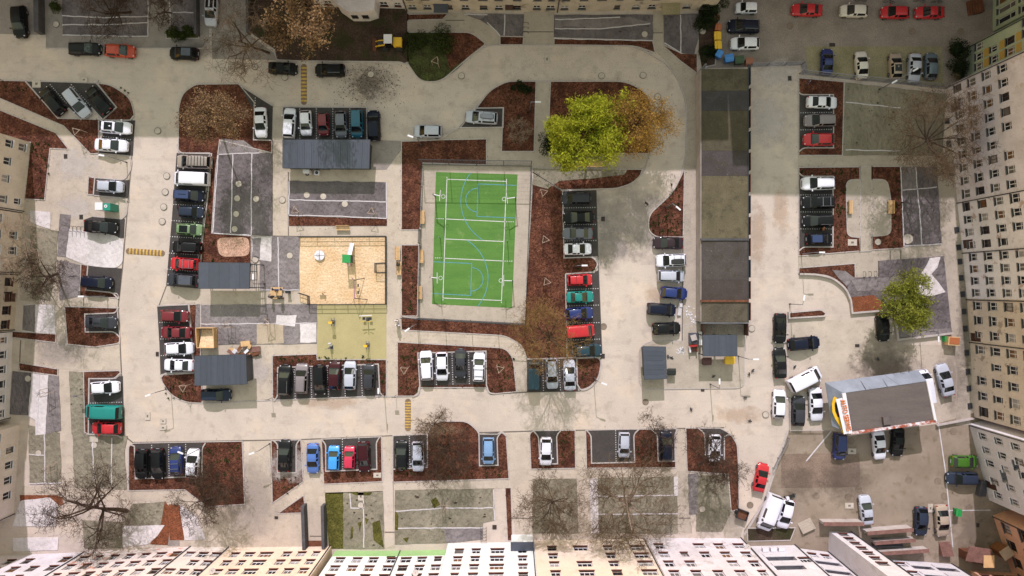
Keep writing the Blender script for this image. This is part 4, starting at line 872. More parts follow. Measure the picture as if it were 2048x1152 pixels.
def house(name, label, p0, p1, h, wall, rows, cols, depth=11.0, win=(1.05, 1.5), cat='building', frame='frame', sill='sill', style=1, extra=None, drain=True, skip=(), wide=(), plinth=None, door=None, loggia=(), rec=.22, ends=True):
    """terraced block: facade p0->p1 (plan) faces the right hand of that direction; rows = sill heights, cols = positions along it"""
    a, b = G(*p0), G(*p1); dv = b-a; L = dv.length; rz = math.atan2(dv.y, dv.x); root = thing(name, label, cat, a, rz)
    cols = [L*(i+.5)/cols for i in range(cols)] if isinstance(cols, int) else [c*L for c in cols]
    op = []
    for ri, z in enumerate(rows):
        for ci, u in enumerate(cols):
            if (ri, ci) in skip or (None, ci) in skip: continue
            ww, hh = win
            if rb.random() < .05: continue
            if ci in wide: ww *= 1.55
            elif rb.random() < .2: ww *= rb.choice((.8, 1.15)); hh *= rb.choice((.85, 1))
            if u-ww/2 < .15 or u+ww/2 > L-.15 or z+hh > h-.3: continue
            op.append((u-ww/2, u+ww/2, z, z+hh, ci, ri, 'w'))
    for (u0, u1, z0, z1) in loggia: op.append((u0*L, u1*L, z0, z1, -1, -1, 'l'))
    if door is not None:
        for dq in door: op.append((dq*L-.6, dq*L+.6, .05, 2.35, -2, -1, 'd'))
    us = sorted({0.0, L} | {round(q, 4) for o in op for q in o[:2]}); zs = sorted({0.0, h} | {round(q, 4) for o in op for q in o[2:4]})
    mb = MB()
    for i in range(len(us)-1):
        for j in range(len(zs)-1):
            uc, zc = (us[i]+us[i+1])/2, (zs[j]+zs[j+1])/2
            if any(o[0] < uc < o[1] and o[2] < zc < o[3] for o in op): continue
            mb.quad((us[i], 0, zs[j]), (us[i+1], 0, zs[j]), (us[i+1], 0, zs[j+1]), (us[i], 0, zs[j+1]))
    for u0, u1, z0, z1, ci, ri, k in op:
        dp = 1.7 if k == 'l' else rec+.06
        mb.quad((u0,0,z0),(u0,dp,z0),(u0,dp,z1),(u0,0,z1)); mb.quad((u1,0,z0),(u1,0,z1),(u1,dp,z1),(u1,dp,z0))
        mb.quad((u0,0,z0),(u1,0,z0),(u1,dp,z0),(u0,dp,z0)); mb.quad((u0,0,z1),(u0,dp,z1),(u1,dp,z1),(u1,0,z1))
        if k != 'w': mb.quad((u0,dp,z0),(u1,dp,z0),(u1,dp,z1),(u0,dp,z1))
    D = depth
    mb.quad((0,0,0),(0,0,h),(0,D,h),(0,D,0)); mb.quad((L,0,0),(L,D,0),(L,D,h),(L,0,h)); mb.quad((0,D,0),(0,D,h),(L,D,h),(L,D,0))
    mb.build('wall', W[wall], root)
    rf = MB(); rf.box((L/2, D/2-.1, h+.12), (L-.006, D+.7, .24)); ro = rf.build('roof', M['tiles'], root)
    cm = MB(); cm.box((L*.4, D*.55, h+.9), (1.1, .7, 1.3)); cm.build('chimney', M['brickr'], ro)
    for u0, u1, z0, z1, ci, ri, k in op:
        if k == 'w':
            st = style if ci not in wide else 3
            st = st if rb.random() < .75 or st == 3 else rb.choice((0, 1, 2)); f, p, s = win_mesh(u1-u0, z1-z0, st); o = link('window', f, root, ((u0+u1)/2, rec, z0), mat=M[frame if rb.random() < .88 else 'framed'])
            link('pane', p, o, mat=M[rb.choice(('pane','pane','pane','pane','pane2','pane2','pane3','pane4'))])
            link('sill', s, o, (0, .02, 0), mat=M[sill])
        elif k == 'd':
            MB().box(((u0+u1)/2, rec, (z0+z1)/2), (u1-u0-.02, .06, z1-z0-.02)).build('door', M['framed'], root)
        else:
            w2 = MB(); w2.box(((u0+u1)/2, -.06, z0+.42), (u1-u0+.1, .12, .92)); w2.build('balcony_front', W['whitew'] if wall != 'pinkw' else W[wall], root)
            MB().box(((u0+u1)/2, 1.6, z0+1.25), ((u1-u0)*.8, .08, 1.6)).build('balcony_door', M['pane'], root)
    if plinth:
        pb = MB(); pb.box((L/2, -.03, plinth[0]/2), (L-.02, .06, plinth[0])); pb.build('plinth', plinth[1], root)
    if drain: MB().tube((.18, -.1, 0), (.18, -.1, h), .07, n=6).build('drainpipe', M['dsteel'], root)
    co = MB(); co.box((L/2, -.12, h-.2), (L-.01, .24, .3)); co.build('cornice', W[wall], root)
    if extra: extra(root, L)
    return root
def wells(us):
    def f(root, L):
        for u in us: MB().box((L*u, -.55, .09), (.8, .6, .14)).build('light_well', M['dsteel'], root)
    return f
def canopy(u, z, w, d, mat):
    def f(root, L): MB().box((L*u, -d/2, z), (w, d, .12)).build('canopy', M[mat], root)
    return f
def panels(cols, zs, mat, size=(1.1, 1.0)):
    def f(root, L):
        for c in cols:
            for z in zs: MB().box((L*c, -.012, z), (size[0], .03, size[1])).build('colour_panel', W[mat], root)
    return f
ST = [1.6, 4.6, 7.6, 10.6]
# right-hand terrace
house('apartment_block', 'pale green block with tall stair windows in the top right corner', (1985,-120), (1985,63), 15, 'green', [1.0, 5.2, 9.4], [.62,.72,.82,.93], win=(.8, 3.4), style=2, sill='sillg')
house('apartment_block', 'pale green block with golden panels under its windows, top right', (1935,94), (1935,172), 15, 'green', ST, 4, win=(1.0, 1.5), sill='sillg', extra=panels([.375,.625,.875], [3.9, 6.9, 9.9], 'ygold'))
house('apartment_block', 'grey rendered terraced house with weathered patches, upper right', (1895,172), (1914,404), 17, 'grey', [1.4, 4.3, 7.2, 10.1], 9, win=(1.05, 1.45), sill='sillg', door=[.2], extra=wells([.3, .5, .75]))
house('apartment_block', 'white rendered house with flaking brown patches beside the plaza side', (1914,404), (1925,504), 17, 'white', [1.3, 4.4, 7.5, 10.4], 4, win=(1.05, 1.5), door=[.85], sill='sillg', extra=wells([.55, .9]))
house('apartment_block', 'white flaking house with a dark drainpipe, right of the green tree', (1925,504), (1933,597), 17, 'white', [1.5, 4.5, 7.5, 10.4], 4, win=(1.05, 1.4), sill='sillg', extra=wells([.2, .55, .9]))
house('apartment_block', 'tan rendered house next below the white flaking one', (1933,597), (1939,682), 17, 'tan', [1.5, 4.5, 7.5, 10.4], 3, win=(1.15, 1.5), door=[.9], sill='sillg', extra=wells([.3, .7]))
house('apartment_block', 'long tan house with white windows right of the repair shop', (1939,682), (1948,834), 17, 'tan', [1.4, 4.4, 7.4, 10.4], 5, win=(1.15, 1.6), sill='sillg', extra=wells([.15, .4, .62, .85]))
house('apartment_block', 'white block with balconies behind the green hatchback', (1938,848), (1978,1000), 13, 'whitew', [1.6, 4.7, 7.8], [.12,.3,.47,.7,.88], win=(1.0, 1.5), depth=14, sill='frame', loggia=[(.5,.66,3.2,5.2),(.3,.44,6.2,8.2)], door=[.78])
house('apartment_block', 'pink-orange block with dark windows at the lower right corner', (1985,1030), (2040,1200), 14, 'pinkw', [1.6, 4.8, 8.0], 5, win=(1.6, 1.4), frame='framed', sill='sillg', style=3)
# bottom terrace (faces up)
house('apartment_block', 'cold white house at the end of the bottom terrace beside the ramps', (1484,1076), (1290,1076), 16, 'wgrey', [2.4, 5.4, 8.4, 11.4], 5, win=(1.25, 1.55), style=0)
house('apartment_block', 'cream yellow house in the middle of the bottom terrace', (1290,1078), (1068,1080), 16, 'cream', [2.6, 5.3, 8.0, 10.8], [.1,.36,.6,.85], win=(1.25, 1.4), style=0, wide=(0, 2))
house('apartment_block', 'white house with grey seamed bay roof in the bottom terrace', (1068,1084), (896,1086), 16, 'mint', [2.5, 5.2, 7.9, 10.6], [.14,.42,.66,.85], win=(1.2, 1.4), style=0, wide=(1,), extra=lambda r, L: [MB().box((L*.14, -.6, 3.2), (3.2, 1.2, .2)).build('bay_roof', M['anth2'], r), MB().box((L*.14, -.55, 1.55), (3.0, 1.1, 3.1)).build('bay', W['mint'], r)])
house('apartment_block', 'white house with a spring green base beside the narrow path', (896,1100), (803,1102), 15, 'mint', [2.6, 5.4, 8.2, 11], 3, win=(1.25, 1.5), style=0, plinth=(1.9, W['lgreen']))
house('apartment_block', 'white house with a spring green base next to the basement ramp', (803,1102), (671,1102), 15, 'mint', [2.6, 5.4, 8.2, 11], [.1,.36,.6,.85], win=(1.25, 1.5), style=0, plinth=(1.9, W['lgreen']), door=[.12])
house('apartment_block', 'peach house left of the basement ramp in the bottom terrace', (663,1092), (460,1095), 16, 'peach', [2.2, 5.0, 7.9, 10.7], [.1,.24,.38,.58,.74,.88], win=(1.15, 1.4), style=0, wide=(3,))
house('apartment_block', 'narrow beige house between two drainpipes in the bottom terrace', (460,1095), (384,1093), 16, 'beige', [2.2, 5.0, 7.9, 10.7], 3, win=(1.1, 1.4), style=0)
house('apartment_block', 'ivory house with orange stains in the bottom terrace', (384,1093), (172,1104), 16, 'ivory', [2.0, 4.8, 7.7, 10.6], 7, win=(1.15, 1.5), style=0)
house('apartment_block', 'white house at the lower left corner of the bottom terrace', (172,1104), (-120,1116), 16, 'whitew', [2.0, 4.8, 7.7, 10.6], 8, win=(1.2, 1.5), style=0, frame='framed')
def acs(root, L):
    for k in range(3): MB().box((L*(.45+.17*k), -.28, 2.1), (.8, .45, .6)).build('air_unit', M['white'], root)
house('apartment_block', 'white balcony block with three air units at bottom right', (1592,1090), (1500,1092), 16, 'whitew', [4.6], [.14], win=(1.5, 1.4), style=3, loggia=[(.30,.90,3.2,5.3),(.30,.90,6.2,8.3)], extra=acs)
house('apartment_block', 'white recessed balcony house left of the stair tower', (1658,1104), (1594,1096), 16, 'whitew', [1.6], [.3, .7], win=(1.2, 1.2), style=0, loggia=[(.12,.88,3.4,5.3),(.12,.88,6.4,8.3),(.12,.88,9.3,11.2)])
house('stair_tower', 'narrow white stair tower beside the red-edged ramp walls', (1704,1064), (1658,1062), 18, 'whitew', [.9, 2.6, 4.3, 6.0, 7.7, 9.4, 11.1], [.55], win=(1.3, .9), style=0, depth=3, frame='framed')
house('apartment_block', 'white house between stair tower and lower stairs', (1775,1116), (1704,1112), 15, 'whitew', [1.4, 4.4, 7.4], [.25, .7], win=(1.4, 1.3), style=0, frame='framed')
house('apartment_block', 'white balcony block at the bottom right below the stairs', (1905,1128), (1777,1118), 15, 'whitew', [1.2, 4.2], [.9], win=(1.3, 1.2), style=0, loggia=[(.08,.40,1.0,2.9),(.46,.78,1.0,2.9),(.08,.40,4.0,5.9),(.46,.78,4.0,5.9)])
house('apartment_block', 'pink house at the bottom right corner beside the hut roofs', (2100,1150), (1940,1140), 12, 'pinkw', [1.6, 4.8], 6, win=(1.3, 1.3), frame='framed', style=0)
# left terrace (faces right)
house('apartment_block', 'cream house with a bay at the upper left edge', (47,425), (62,285), 14, 'beige', [.9, 3.4, 6.2], [.14,.42,.66,.9], win=(1.05, 1.35), style=0, skip=((0,1),(0,2)), sill='frame')
house('apartment_block', 'tan house with pale windows at the left edge behind birch twigs', (40,548), (46,427), 14, 'tan', [1.0, 4.0, 7.0], 4, win=(1.1, 1.4), style=0, sill='frame')
house('apartment_block', 'dark stone house with brown shutters at the left edge', (28,662), (38,550), 14, 'stone', [1.2, 4.2, 7.2], 4, win=(1.2, 1.4), frame='framed', style=0, door=[.6])
house('apartment_block', 'white house with barred windows at the left edge', (20,838), (26,664), 14, 'whitew', [1.2, 4.2, 7.2], 6, win=(1.1, 1.4), style=1, sill='frame')
house('apartment_block', 'tan house with white lower windows at the lower left edge', (28,1030), (40,850), 14, 'beige', [1.0, 3.6, 6.4], 6, win=(1.1, 1.4), style=0, sill='frame')
# top terrace (faces down), in the shade
house('apartment_block', 'white painted house with a stepped bay at the top edge', (620,14), (812,18), 16.6, 'wgrey', [.9, 3.6, 6.8], 7, win=(1.1, 1.3), style=0)
bayb = thing('entrance_bay', 'white stepped entrance bay jutting from the house at the top edge', 'annex', G(700, 30)); MB().prism([G(680,18)-G(700,30), G(760,18)-G(700,30), G(758,37)-G(700,30), G(740,43)-G(700,30), G(708,43)-G(700,30), G(684,26)-G(700,30)], 0, 3.4).build('wall', W['wgrey'], bayb)
for q in (.0, 1.5): MB().box((1.1+q, -.95, 1.7), (.9, .1, 1.1)).build('window', M['pane'], bayb)
house('apartment_block', 'weathered stone house above the sheeted front gardens', (812,22), (1112,24), 17, 'stone', [.9, 3.9, 7], [.05,.15,.29,.40,.52,.62,.74,.87,.96], win=(1.05, 1.15), style=0, sill='sillg', door=[.22,.69], extra=canopy(.245, 2.5, 2.0, 1.2, 'anth2'))
house('apartment_block', 'weathered pale house with olive door canopies at the top edge', (1112,24), (1426,20), 17, 'stone', [.9, 3.9, 7], [.05,.16,.27,.38,.50,.60,.82,.93], win=(1.05, 1.15), style=0, sill='sillg', door=[.7], extra=canopy(.705, 2.6, 2.5, 1.6, 'moss'))
house('apartment_block', 'long house beyond the top edge shading the left street', (-260,-58), (612,-46), 17.3, 'stone', [1.2, 4.2, 7.2], 24, win=(1.1, 1.4))
house('apartment_block', 'tall house beyond the top edge shading the cobbled lot', (1427,-40), (1984,-30), 23.0, 'wgrey', [1.2, 4.2, 7.2, 10.2], 14, win=(1.1, 1.4))

# ------------------------------------------------------------------ sheds with sheet roofs
def shed(name, label, roof_px, h0, h1, npan, axis, wall='anthd', open_=False, roofm='anth', ribs=0, base_in=.25, slope='y'):
    """roof_px: the roof's outline corners (tl,tr,br,bl) as they stand at eaves height"""
    c = [E(x, y, h1 if i in (0, 1) else h0) for i, (x, y) in enumerate(roof_px)]
    ctr = sum((Vector((v.x, v.y, 0)) for v in c), Vector())/4; root = thing(name, label, 'shed', ctr); c = [v-ctr for v in c]
    tl, tr, br, bl = c
    if not open_:
        def ins(v): return Vector((v.x*(1-base_in/abs(v.x)), v.y*(1-base_in/abs(v.y)), 0))
        bp = [ins(v) for v in c]; mb = MB(); n = 4
        for i in range(4):
            a, b = bp[i], bp[(i+1) % 4]; za, zb = c[i].z-.06, c[(i+1) % 4].z-.06
            mb.quad((b.x,b.y,0),(a.x,a.y,0),(a.x,a.y,za),(b.x,b.y,zb))
        mb.build('wall', M[wall], root)
        MB().box(((bp[2].x+bp[3].x)/2-.6, bp[2].y-.02, 1.02), (.95, .06, 2.0)).build('door', M['anth2'], root)
    else:
        for v in c + [(tl+tr)/2, (bl+br)/2]:
            q = Vector((v.x*.93, v.y*.93, 0)); MB().box((q.x, q.y, v.z/2-.05), (.12, .12, v.z-.1)).build('post', M['dsteel'], root)
    def pt(u, v): return tl.lerp(tr, u).lerp(bl.lerp(br, u), v)
    for i in range(npan):
        u0, u1 = i/npan, (i+1)/npan; g = .012
        if axis == 'x': q = [pt(u0+g*.2/npan, 0), pt(u1-.0022, 0), pt(u1-.0022, 1), pt(u0+g*.2/npan, 1)]
        else: q = [pt(0, u0), pt(1, u0), pt(1, u1-.004), pt(0, u1-.004)]
        mb = MB(); up = Vector((0, 0, .05 + .008*rb.random()))
        n = len(mb.v); mb.v += [tuple(v) for v in q] + [tuple(v+up) for v in q]
        mb.f += [(7,6,5,4),(0,1,2,3),(0,4,5,1),(1,5,6,2),(2,6,7,3),(3,7,4,0)]
        for k in range(ribs):
            t = (k+.5)/ribs
            a, b = (q[0].lerp(q[1], t), q[3].lerp(q[2], t)) if axis == 'x' else (q[0].lerp(q[3], t), q[1].lerp(q[2], t))
            mb.bar(a+up*1.1, b+up*1.1, .035, .02)
        mb.build('roof_panel', M[roofm] if i % 3 else M['anth2'], root)
    for a, b in ((tl, tr), (tr, br), (br, bl), (bl, tl)):
        MB().bar(a-Vector((0,0,.05)), b-Vector((0,0,.05)), .10, .2).build('fascia', M['anthd'], root)
    return root
sA = shed('garden_shed', 'long anthracite shed with sheet roof between the six parked cars and grey fabric', [(566,280),(740,280),(738,337),(566,336)], 2.5, 2.7, 12, 'x', ribs=2)
sB = shed('bicycle_shelter', 'open anthracite carport with slatted end beside the red SUV', [(398,525),(500,526),(499,577),(398,577)], 3.1, 3.2, 5, 'x', open_=True)
sC = shed('garden_shed', 'anthracite shed next to the timber sand box', [(390,712),(492,709),(494,768),(390,771)], 2.9, 3.1, 9, 'x', ribs=2)
sD = shed('bin_shelter', 'striped dark bin shelter on the rounded waste island', [(1286,693),(1331,694),(1333,757),(1289,759)], 2.6, 2.7, 7, 'y', ribs=3)
sE = shed('bin_shelter', 'anthracite shelter over the waste bins below the garages', [(1406,670),(1473,670),(1474,712),(1406,712)], 3.0, 3.1, 6, 'x', ribs=2, open_=True)
# slatted pergola end of the shelter
pg = thing('slatted_screen', 'dark slatted frame with a timber bench bed at the right end of the carport', 'pergola', G(507, 552))
for i in range(5): MB().bar(E(499+i*3.4, 527, 2.9)-G(507,552), E(499+i*3.4, 577, 2.9)-G(507,552), .07).build('slat', M['dsteel'], pg)
for y in (529, 543, 560, 576): MB().bar(E(498, y, 2.95)-G(507,552), E(514, y, 2.95)-G(507,552), .09).build('rail', M['dsteel'], pg)
for x, y in ((513,529),(513,575)): v = E(x, y, 2.9)-G(507,552); MB().box((v.x, v.y, 1.45), (.1,.1,2.9)).build('post', M['dsteel'], pg)

ac = thing('air_conditioner', 'white outdoor air unit tall box below the long shed', 'air unit', G(618, 346)); MB().box((0,0,.75), (.9,.5,1.4)).build('case', M['white'], ac); MB().ring((0,-.26,.8), .1, .3, -.01, .01, 14).build('fan_grille', M['dsteel'], ac)
ac = thing('air_conditioner', 'small white fan unit right of the taller one below the long shed', 'air unit', G(636, 347)); MB().box((0,0,.35), (.7,.6,.6)).build('case', M['white'], ac); MB().ring((0,0,.66), .05, .22, 0, .03, 14).build('fan_grille', M['black'], ac)

# ------------------------------------------------------------------ garage row
gar = thing('garage_row', 'long row of old garages with patched felt roofs', 'garages', G(1448, 392))
GH = 2.7; o0 = G(1448, 392)
segs = [(138,182,(112,104,80),.0),(182,222,(84,80,78),.02),(222,302,(100,92,70),.0),(302,352,(92,84,80),-.02),(352,478,(124,114,84),.03),(478,560,(96,88,80),.0),(560,601,(92,80,74),.04),(601,645,(110,100,82),-.03)]
for i, (y0, y1, cc, dz) in enumerate(segs):
    m = nmat('felt_roof', C(*[int(q*.84+4) for q in cc]), var=.18, scale=.5, col2=C(*[int(q*.7) for q in cc]), fine=.12, fscale=6, rough=.95, bump=.3, bscale=8)
    overlay(m, 'noise', .9, C(66, 60, 46), .6, lo=.36, hi=.46); overlay(m, 'noise', 3.2, C(140, 130, 98), .5, lo=.3, hi=.37); overlay(m, 'noise', 1.0, C(62, 56, 50), .25, lo=.3, hi=.42, stretch=(3.5, .3, 1))
    a, b = E(1403, y0, GH), E(1495, y1, GH)
    MB().box(((a.x+b.x)/2-o0.x, (a.y+b.y)/2-o0.y, GH+dz), (b.x-a.x, abs(a.y-b.y)-.02, .18)).build('roof_panel', m, gar)
a, b = E(1400, 138, GH), E(1497, 645, GH)
MB().box(((a.x+b.x)/2-o0.x, (a.y+b.y)/2-o0.y, GH/2-.06), (b.x-a.x-.25, abs(a.y-b.y)-.2, GH-.12)).build('wall', M['conc'], gar)
for y in (479, 602): p = E(1449, y, GH+.14); MB().box((p.x-o0.x, p.y-o0.y, GH+.14), (6.7, .3, .22)).build('parapet', M['rust' if y == 602 else 'concd'], gar)
p = E(1449, 646, GH); MB().box((p.x-o0.x, p.y-o0.y, GH+.02), (6.7, .12, .2)).build('gutter', M['steel'], gar)
p = E(1496, 392, GH); MB().box((p.x-o0.x+.05, 0, GH-.04), (.1, 36, .16)).build('gutter', M['dsteel'], gar)
for i in range(12):
    p = G(1491, 160+i*42); MB().box((p.x-o0.x-.02, p.y-o0.y, 1.1), (.08, 2.5, 2.1)).build('garage_door', M['rust' if i % 3 else 'concd'], gar)
# the graffiti-sprayed back wall
gm = bpy.data.materials.new('sprayed_wall'); gm.use_nodes = True; t = gm.node_tree; bs = t.nodes['Principled BSDF']; bs.inputs['Roughness'].default_value = .8
ge = t.nodes.new('ShaderNodeNewGeometry'); vo = t.nodes.new('ShaderNodeTexNoise'); vo.inputs['Scale'].default_value = 1.1; vo.inputs['Detail'].default_value = 1.5; vo.inputs['Distortion'].default_value = 2.5
rp = t.nodes.new('ShaderNodeValToRGB'); rp.color_ramp.interpolation = 'CONSTANT'; el = rp.color_ramp.elements; el[0].color = C(150,146,140); el[1].position = .40; el[1].color = C(46,48,56)
for ps, c in ((.455,(180,182,186)),(.50,(40,110,112)),(.53,(60,80,130)),(.56,(196,192,188)),(.62,(50,50,54))): e = el.new(ps); e.color = C(*c)
t.links.new(ge.outputs['Position'], vo.inputs[0]); t.links.new(vo.outputs['Fac'], rp.inputs[0]); t.links.new(rp.outputs[0], bs.inputs['Base Color'])
p0, p1 = G(1396, 140), G(1396, 645)
MB().box((p0.x-o0.x+.33, (p0.y+p1.y)/2-o0.y, 1.38), (.24, p0.y-p1.y, 2.74)).build('back_wall', gm, gar)
slab('leaf_gutter', [(1388,148),(1397,148),(1398,645),(1391,645)], 'mulch', .03)
# pit behind the bin shelter
pit = thing('storage_yard', 'dark brown enclosed strip between garages and bin shelter', 'enclosure', G(1445, 658))
MB().box((0,0,.06), (5.9, 1.7, .06)).build('floor', M['mulch'], pit)
for x, y, sx, sy in ((0,.9,6.1,.12),(3.05,0,.12,1.7),(-3.05,0,.12,1.7)): MB().box((x,y,.9), (sx,sy,1.8)).build('panel', M['framed'], pit)

# ------------------------------------------------------------------ car repair building
RH = 3.7
rp_ = [E(1686,786,RH), E(1853,762,RH), E(1869,842,RH), E(1699,866,RH)]; oc = G(1755, 805)
rs = thing('repair_shop', 'low car repair workshop with dark flat roof, grey sheet eaves and lettered sign', 'workshop', oc); rp_ = [v-oc for v in rp_]
MB().prism([(v.x, v.y) for v in rp_], 0, RH).build('wall', W['wgrey'], rs)
m = nmat('workshop_felt', C(110, 100, 92), var=.1, scale=.5, fine=.08, fscale=7, rough=.9, stretch=(.4, 2, 1)); MB().prism([(v.x*.985, v.y*.985) for v in rp_], RH, RH+.06).build('roof', m, rs)
def par(a, b, w, h, mat): MB().bar((a.x, a.y, RH+h/2-.02), (b.x, b.y, RH+h/2-.02), w, h).build('parapet', mat, rs)
M['rustw'] = nmat('white_coping_rusty', C(226, 220, 214), var=.2, scale=.9, col2=C(160, 84, 60), fine=.1, rough=.8, sharp=True)
par(rp_[1], rp_[2], .34, .28, M['white']); par(rp_[2], rp_[3], .36, .28, M['rustw']); par(rp_[0], rp_[3], .5, .3, M['white'])
E_ = lambda x, y, z: E(x, y, z)-oc
sk = nmat('grey_eaves_sheet', C(140, 146, 152), var=.15, scale=.6, fine=.06, rough=.5, metal=.1)
for (a, b, c, dd) in (((1650,765),(1712,757),(1742,778),(1686,786)), ((1712.6,756.9),(1768,749.6),(1798,770.2),(1742.6,777.9)), ((1768.6,749.5),(1836,740),(1853,762),(1798.6,770.1))):
    mb = MB(); q = [E_(*a,2.7), E_(*b,2.7), E_(*c,RH+.12), E_(*dd,RH+.12)]; up = Vector((0,0,.06)); mb.v += [tuple(v) for v in q]+[tuple(v-up) for v in q]; mb.f += [(3,2,1,0),(4,5,6,7),(0,1,5,4),(1,2,6,5),(2,3,7,6),(3,0,4,7)]; mb.build('eaves_sheet', sk, rs)
mb = MB(); q = [E_(1650,765,2.7), E_(1686,786,RH+.12), E_(1699,866,RH+.12), E_(1664,852,2.7)]; mb.quad(*q); mb.quad(*[v-Vector((0,0,.06)) for v in q[::-1]]); mb.build('eaves_sheet', sk, rs)
for x in (1670, 1712, 1756, 1800): a = E_(x, 763-(x-1650)*.13, 0); MB().box((a.x, a.y-.5, 1.35), (.2, .2, 2.7)).build('pillar', W['wgrey'], rs)
for x in (1690, 1733, 1778): a = G(x, 790-(x-1686)*.14)-oc; MB().box((a.x+1.2, a.y+.12, 1.25), (2.5, .08, 2.4), R(8)).build('garage_door', M['dsteel'], rs)
p = E_(1771, 840, RH); MB().box((p.x, p.y, RH+.25), (1.1, 1.1, .5), R(8)).build('roof_hatch', M['tiles'], rs)
for x, y in ((1725,770),(1768,765)): p = E_(x, y, 3.3); MB().bar((p.x-.1, p.y+.5, 2.95), (p.x+.15, p.y-.5, RH+.15), .06, .1).build('seam_rib', M['dsteel'], rs)
# lettering along the sign edge and the yellow car-shaped board
def text_mesh(body, size, ext):
    cu = bpy.data.curves.new('lettering', 'FONT'); cu.body = body; cu.size = size; cu.extrude = ext; cu.align_x = 'LEFT'
    tmp = bpy.data.objects.new('tmp', cu); COL.objects.link(tmp); bpy.context.view_layer.update()
    me = bpy.data.meshes.new_from_object(tmp.evaluated_get(bpy.context.evaluated_depsgraph_get())); bpy.data.objects.remove(tmp); return me
a, b = E_(1680,800,RH+.3), E_(1693,862,RH+.3)
tm = text_mesh('AUTO SERWIS', .82, .05); lt = link('lettering', tm, rs, mat=M['orange']); dv = b-a; xs = [v.co.x for v in tm.vertices]; lt.scale = (dv.length/max(xs), 1.2, 1); lt.location = a + Vector((0, 0, .05)); lt.rotation_euler = (R(0), R(0), math.atan2(dv.y, dv.x))
sgn = MB().bar(E_(1678,797,RH+.2), E_(1694,867,RH+.2), .9, .04); sgn.build('sign_board', M['white'], rs)
car_o = [(1669,793),(1673,796),(1676,806),(1677,822),(1681,832),(1687,846),(1690,866),(1686,868),(1679,852),(1670,838),(1664,824),(1663,808),(1666,796)]
MB().prism([(v.x, v.y) for v in [E_(x, y, 3.3) for x, y in car_o]], 3.28, 3.42, True).build('car_shaped_board', M['yellow'], rs)
MB().prism([(v.x, v.y) for v in [E_(x, y, 3.4) for x, y in [(1671,803),(1675,808),(1676,822),(1679,834),(1675,834),(1670,822),(1669,810)]]], 3.36, 3.45, True).build('board_window', M['black'], rs)
MB().prism([(v.x, v.y) for v in [E_(x, y, 3.4) for x, y in [(1674,816),(1679,818),(1680,828),(1676,830)]]], 3.36, 3.48, True).build('board_badge', M['red'], rs)
# ------------------------------------------------------------------ trees and shrubs
def grow(rt, base, top, r0, crown_r, levels=5, spread=.75, n0=7, up=.25, seg=3, flat=1.0, kids=(3, 4)):
    """branch skeleton: list of (a, b, ra, rb, level); the trunk goes base->top, limbs fill the crown round top"""
    S = []; base, top = Vector(base), Vector(top); tr = top-base; H = tr.length
    pts = [base.lerp(top, t) + Vector((rt.uniform(-.12, .12), rt.uniform(-.12, .12), 0))*H*.12*(0 if t in (0,) else 1) for t in (0, .25, .5, .75, 1)]
    for i in range(4): S.append((pts[i], pts[i+1], r0*(1-.18*i), r0*(1-.18*(i+1)), 0))
    def branch(p, dv, L, r, lv):
        if lv > levels or L < .22: return
        n = seg if lv < 3 else 2; q = p
        for i in range(n):
            dv = (dv + Vector((rt.gauss(0, .20), rt.gauss(0, .20), rt.gauss(0, .12)+up*.10))).normalized()
            q2 = q + dv*L/n; ra = r*(1-.55*i/n); rb_ = r*(1-.55*(i+1)/n)
            S.append((q, q2, max(ra, .012), max(rb_, .010), lv))
            if lv < levels and (i > 0 or lv > 1):
                for _ in range(rt.randint(*kids) if i == n-1 else rt.randint(1, 2)):
                    ax = Vector((rt.gauss(0, 1), rt.gauss(0, 1), rt.gauss(0, .6)*flat)).normalized()
                    nd = (dv*(1-spread*.55) + ax*spread).normalized()
                    branch(q2, nd, L*rt.uniform(.5, .72), rb_*rt.uniform(.55, .8), lv+1)
            q = q2
    for i in range(n0):
        t = rt.uniform(.55, 1.0); p = base.lerp(top, t); a = 2*math.pi*(i+rt.uniform(-.3, .3))/n0
        dv = Vector((math.cos(a), math.sin(a), rt.uniform(.15, .9)*flat)).normalized()
        branch(p, dv, crown_r*rt.uniform(.42, .6), r0*rt.uniform(.4, .6), 1)
    return S
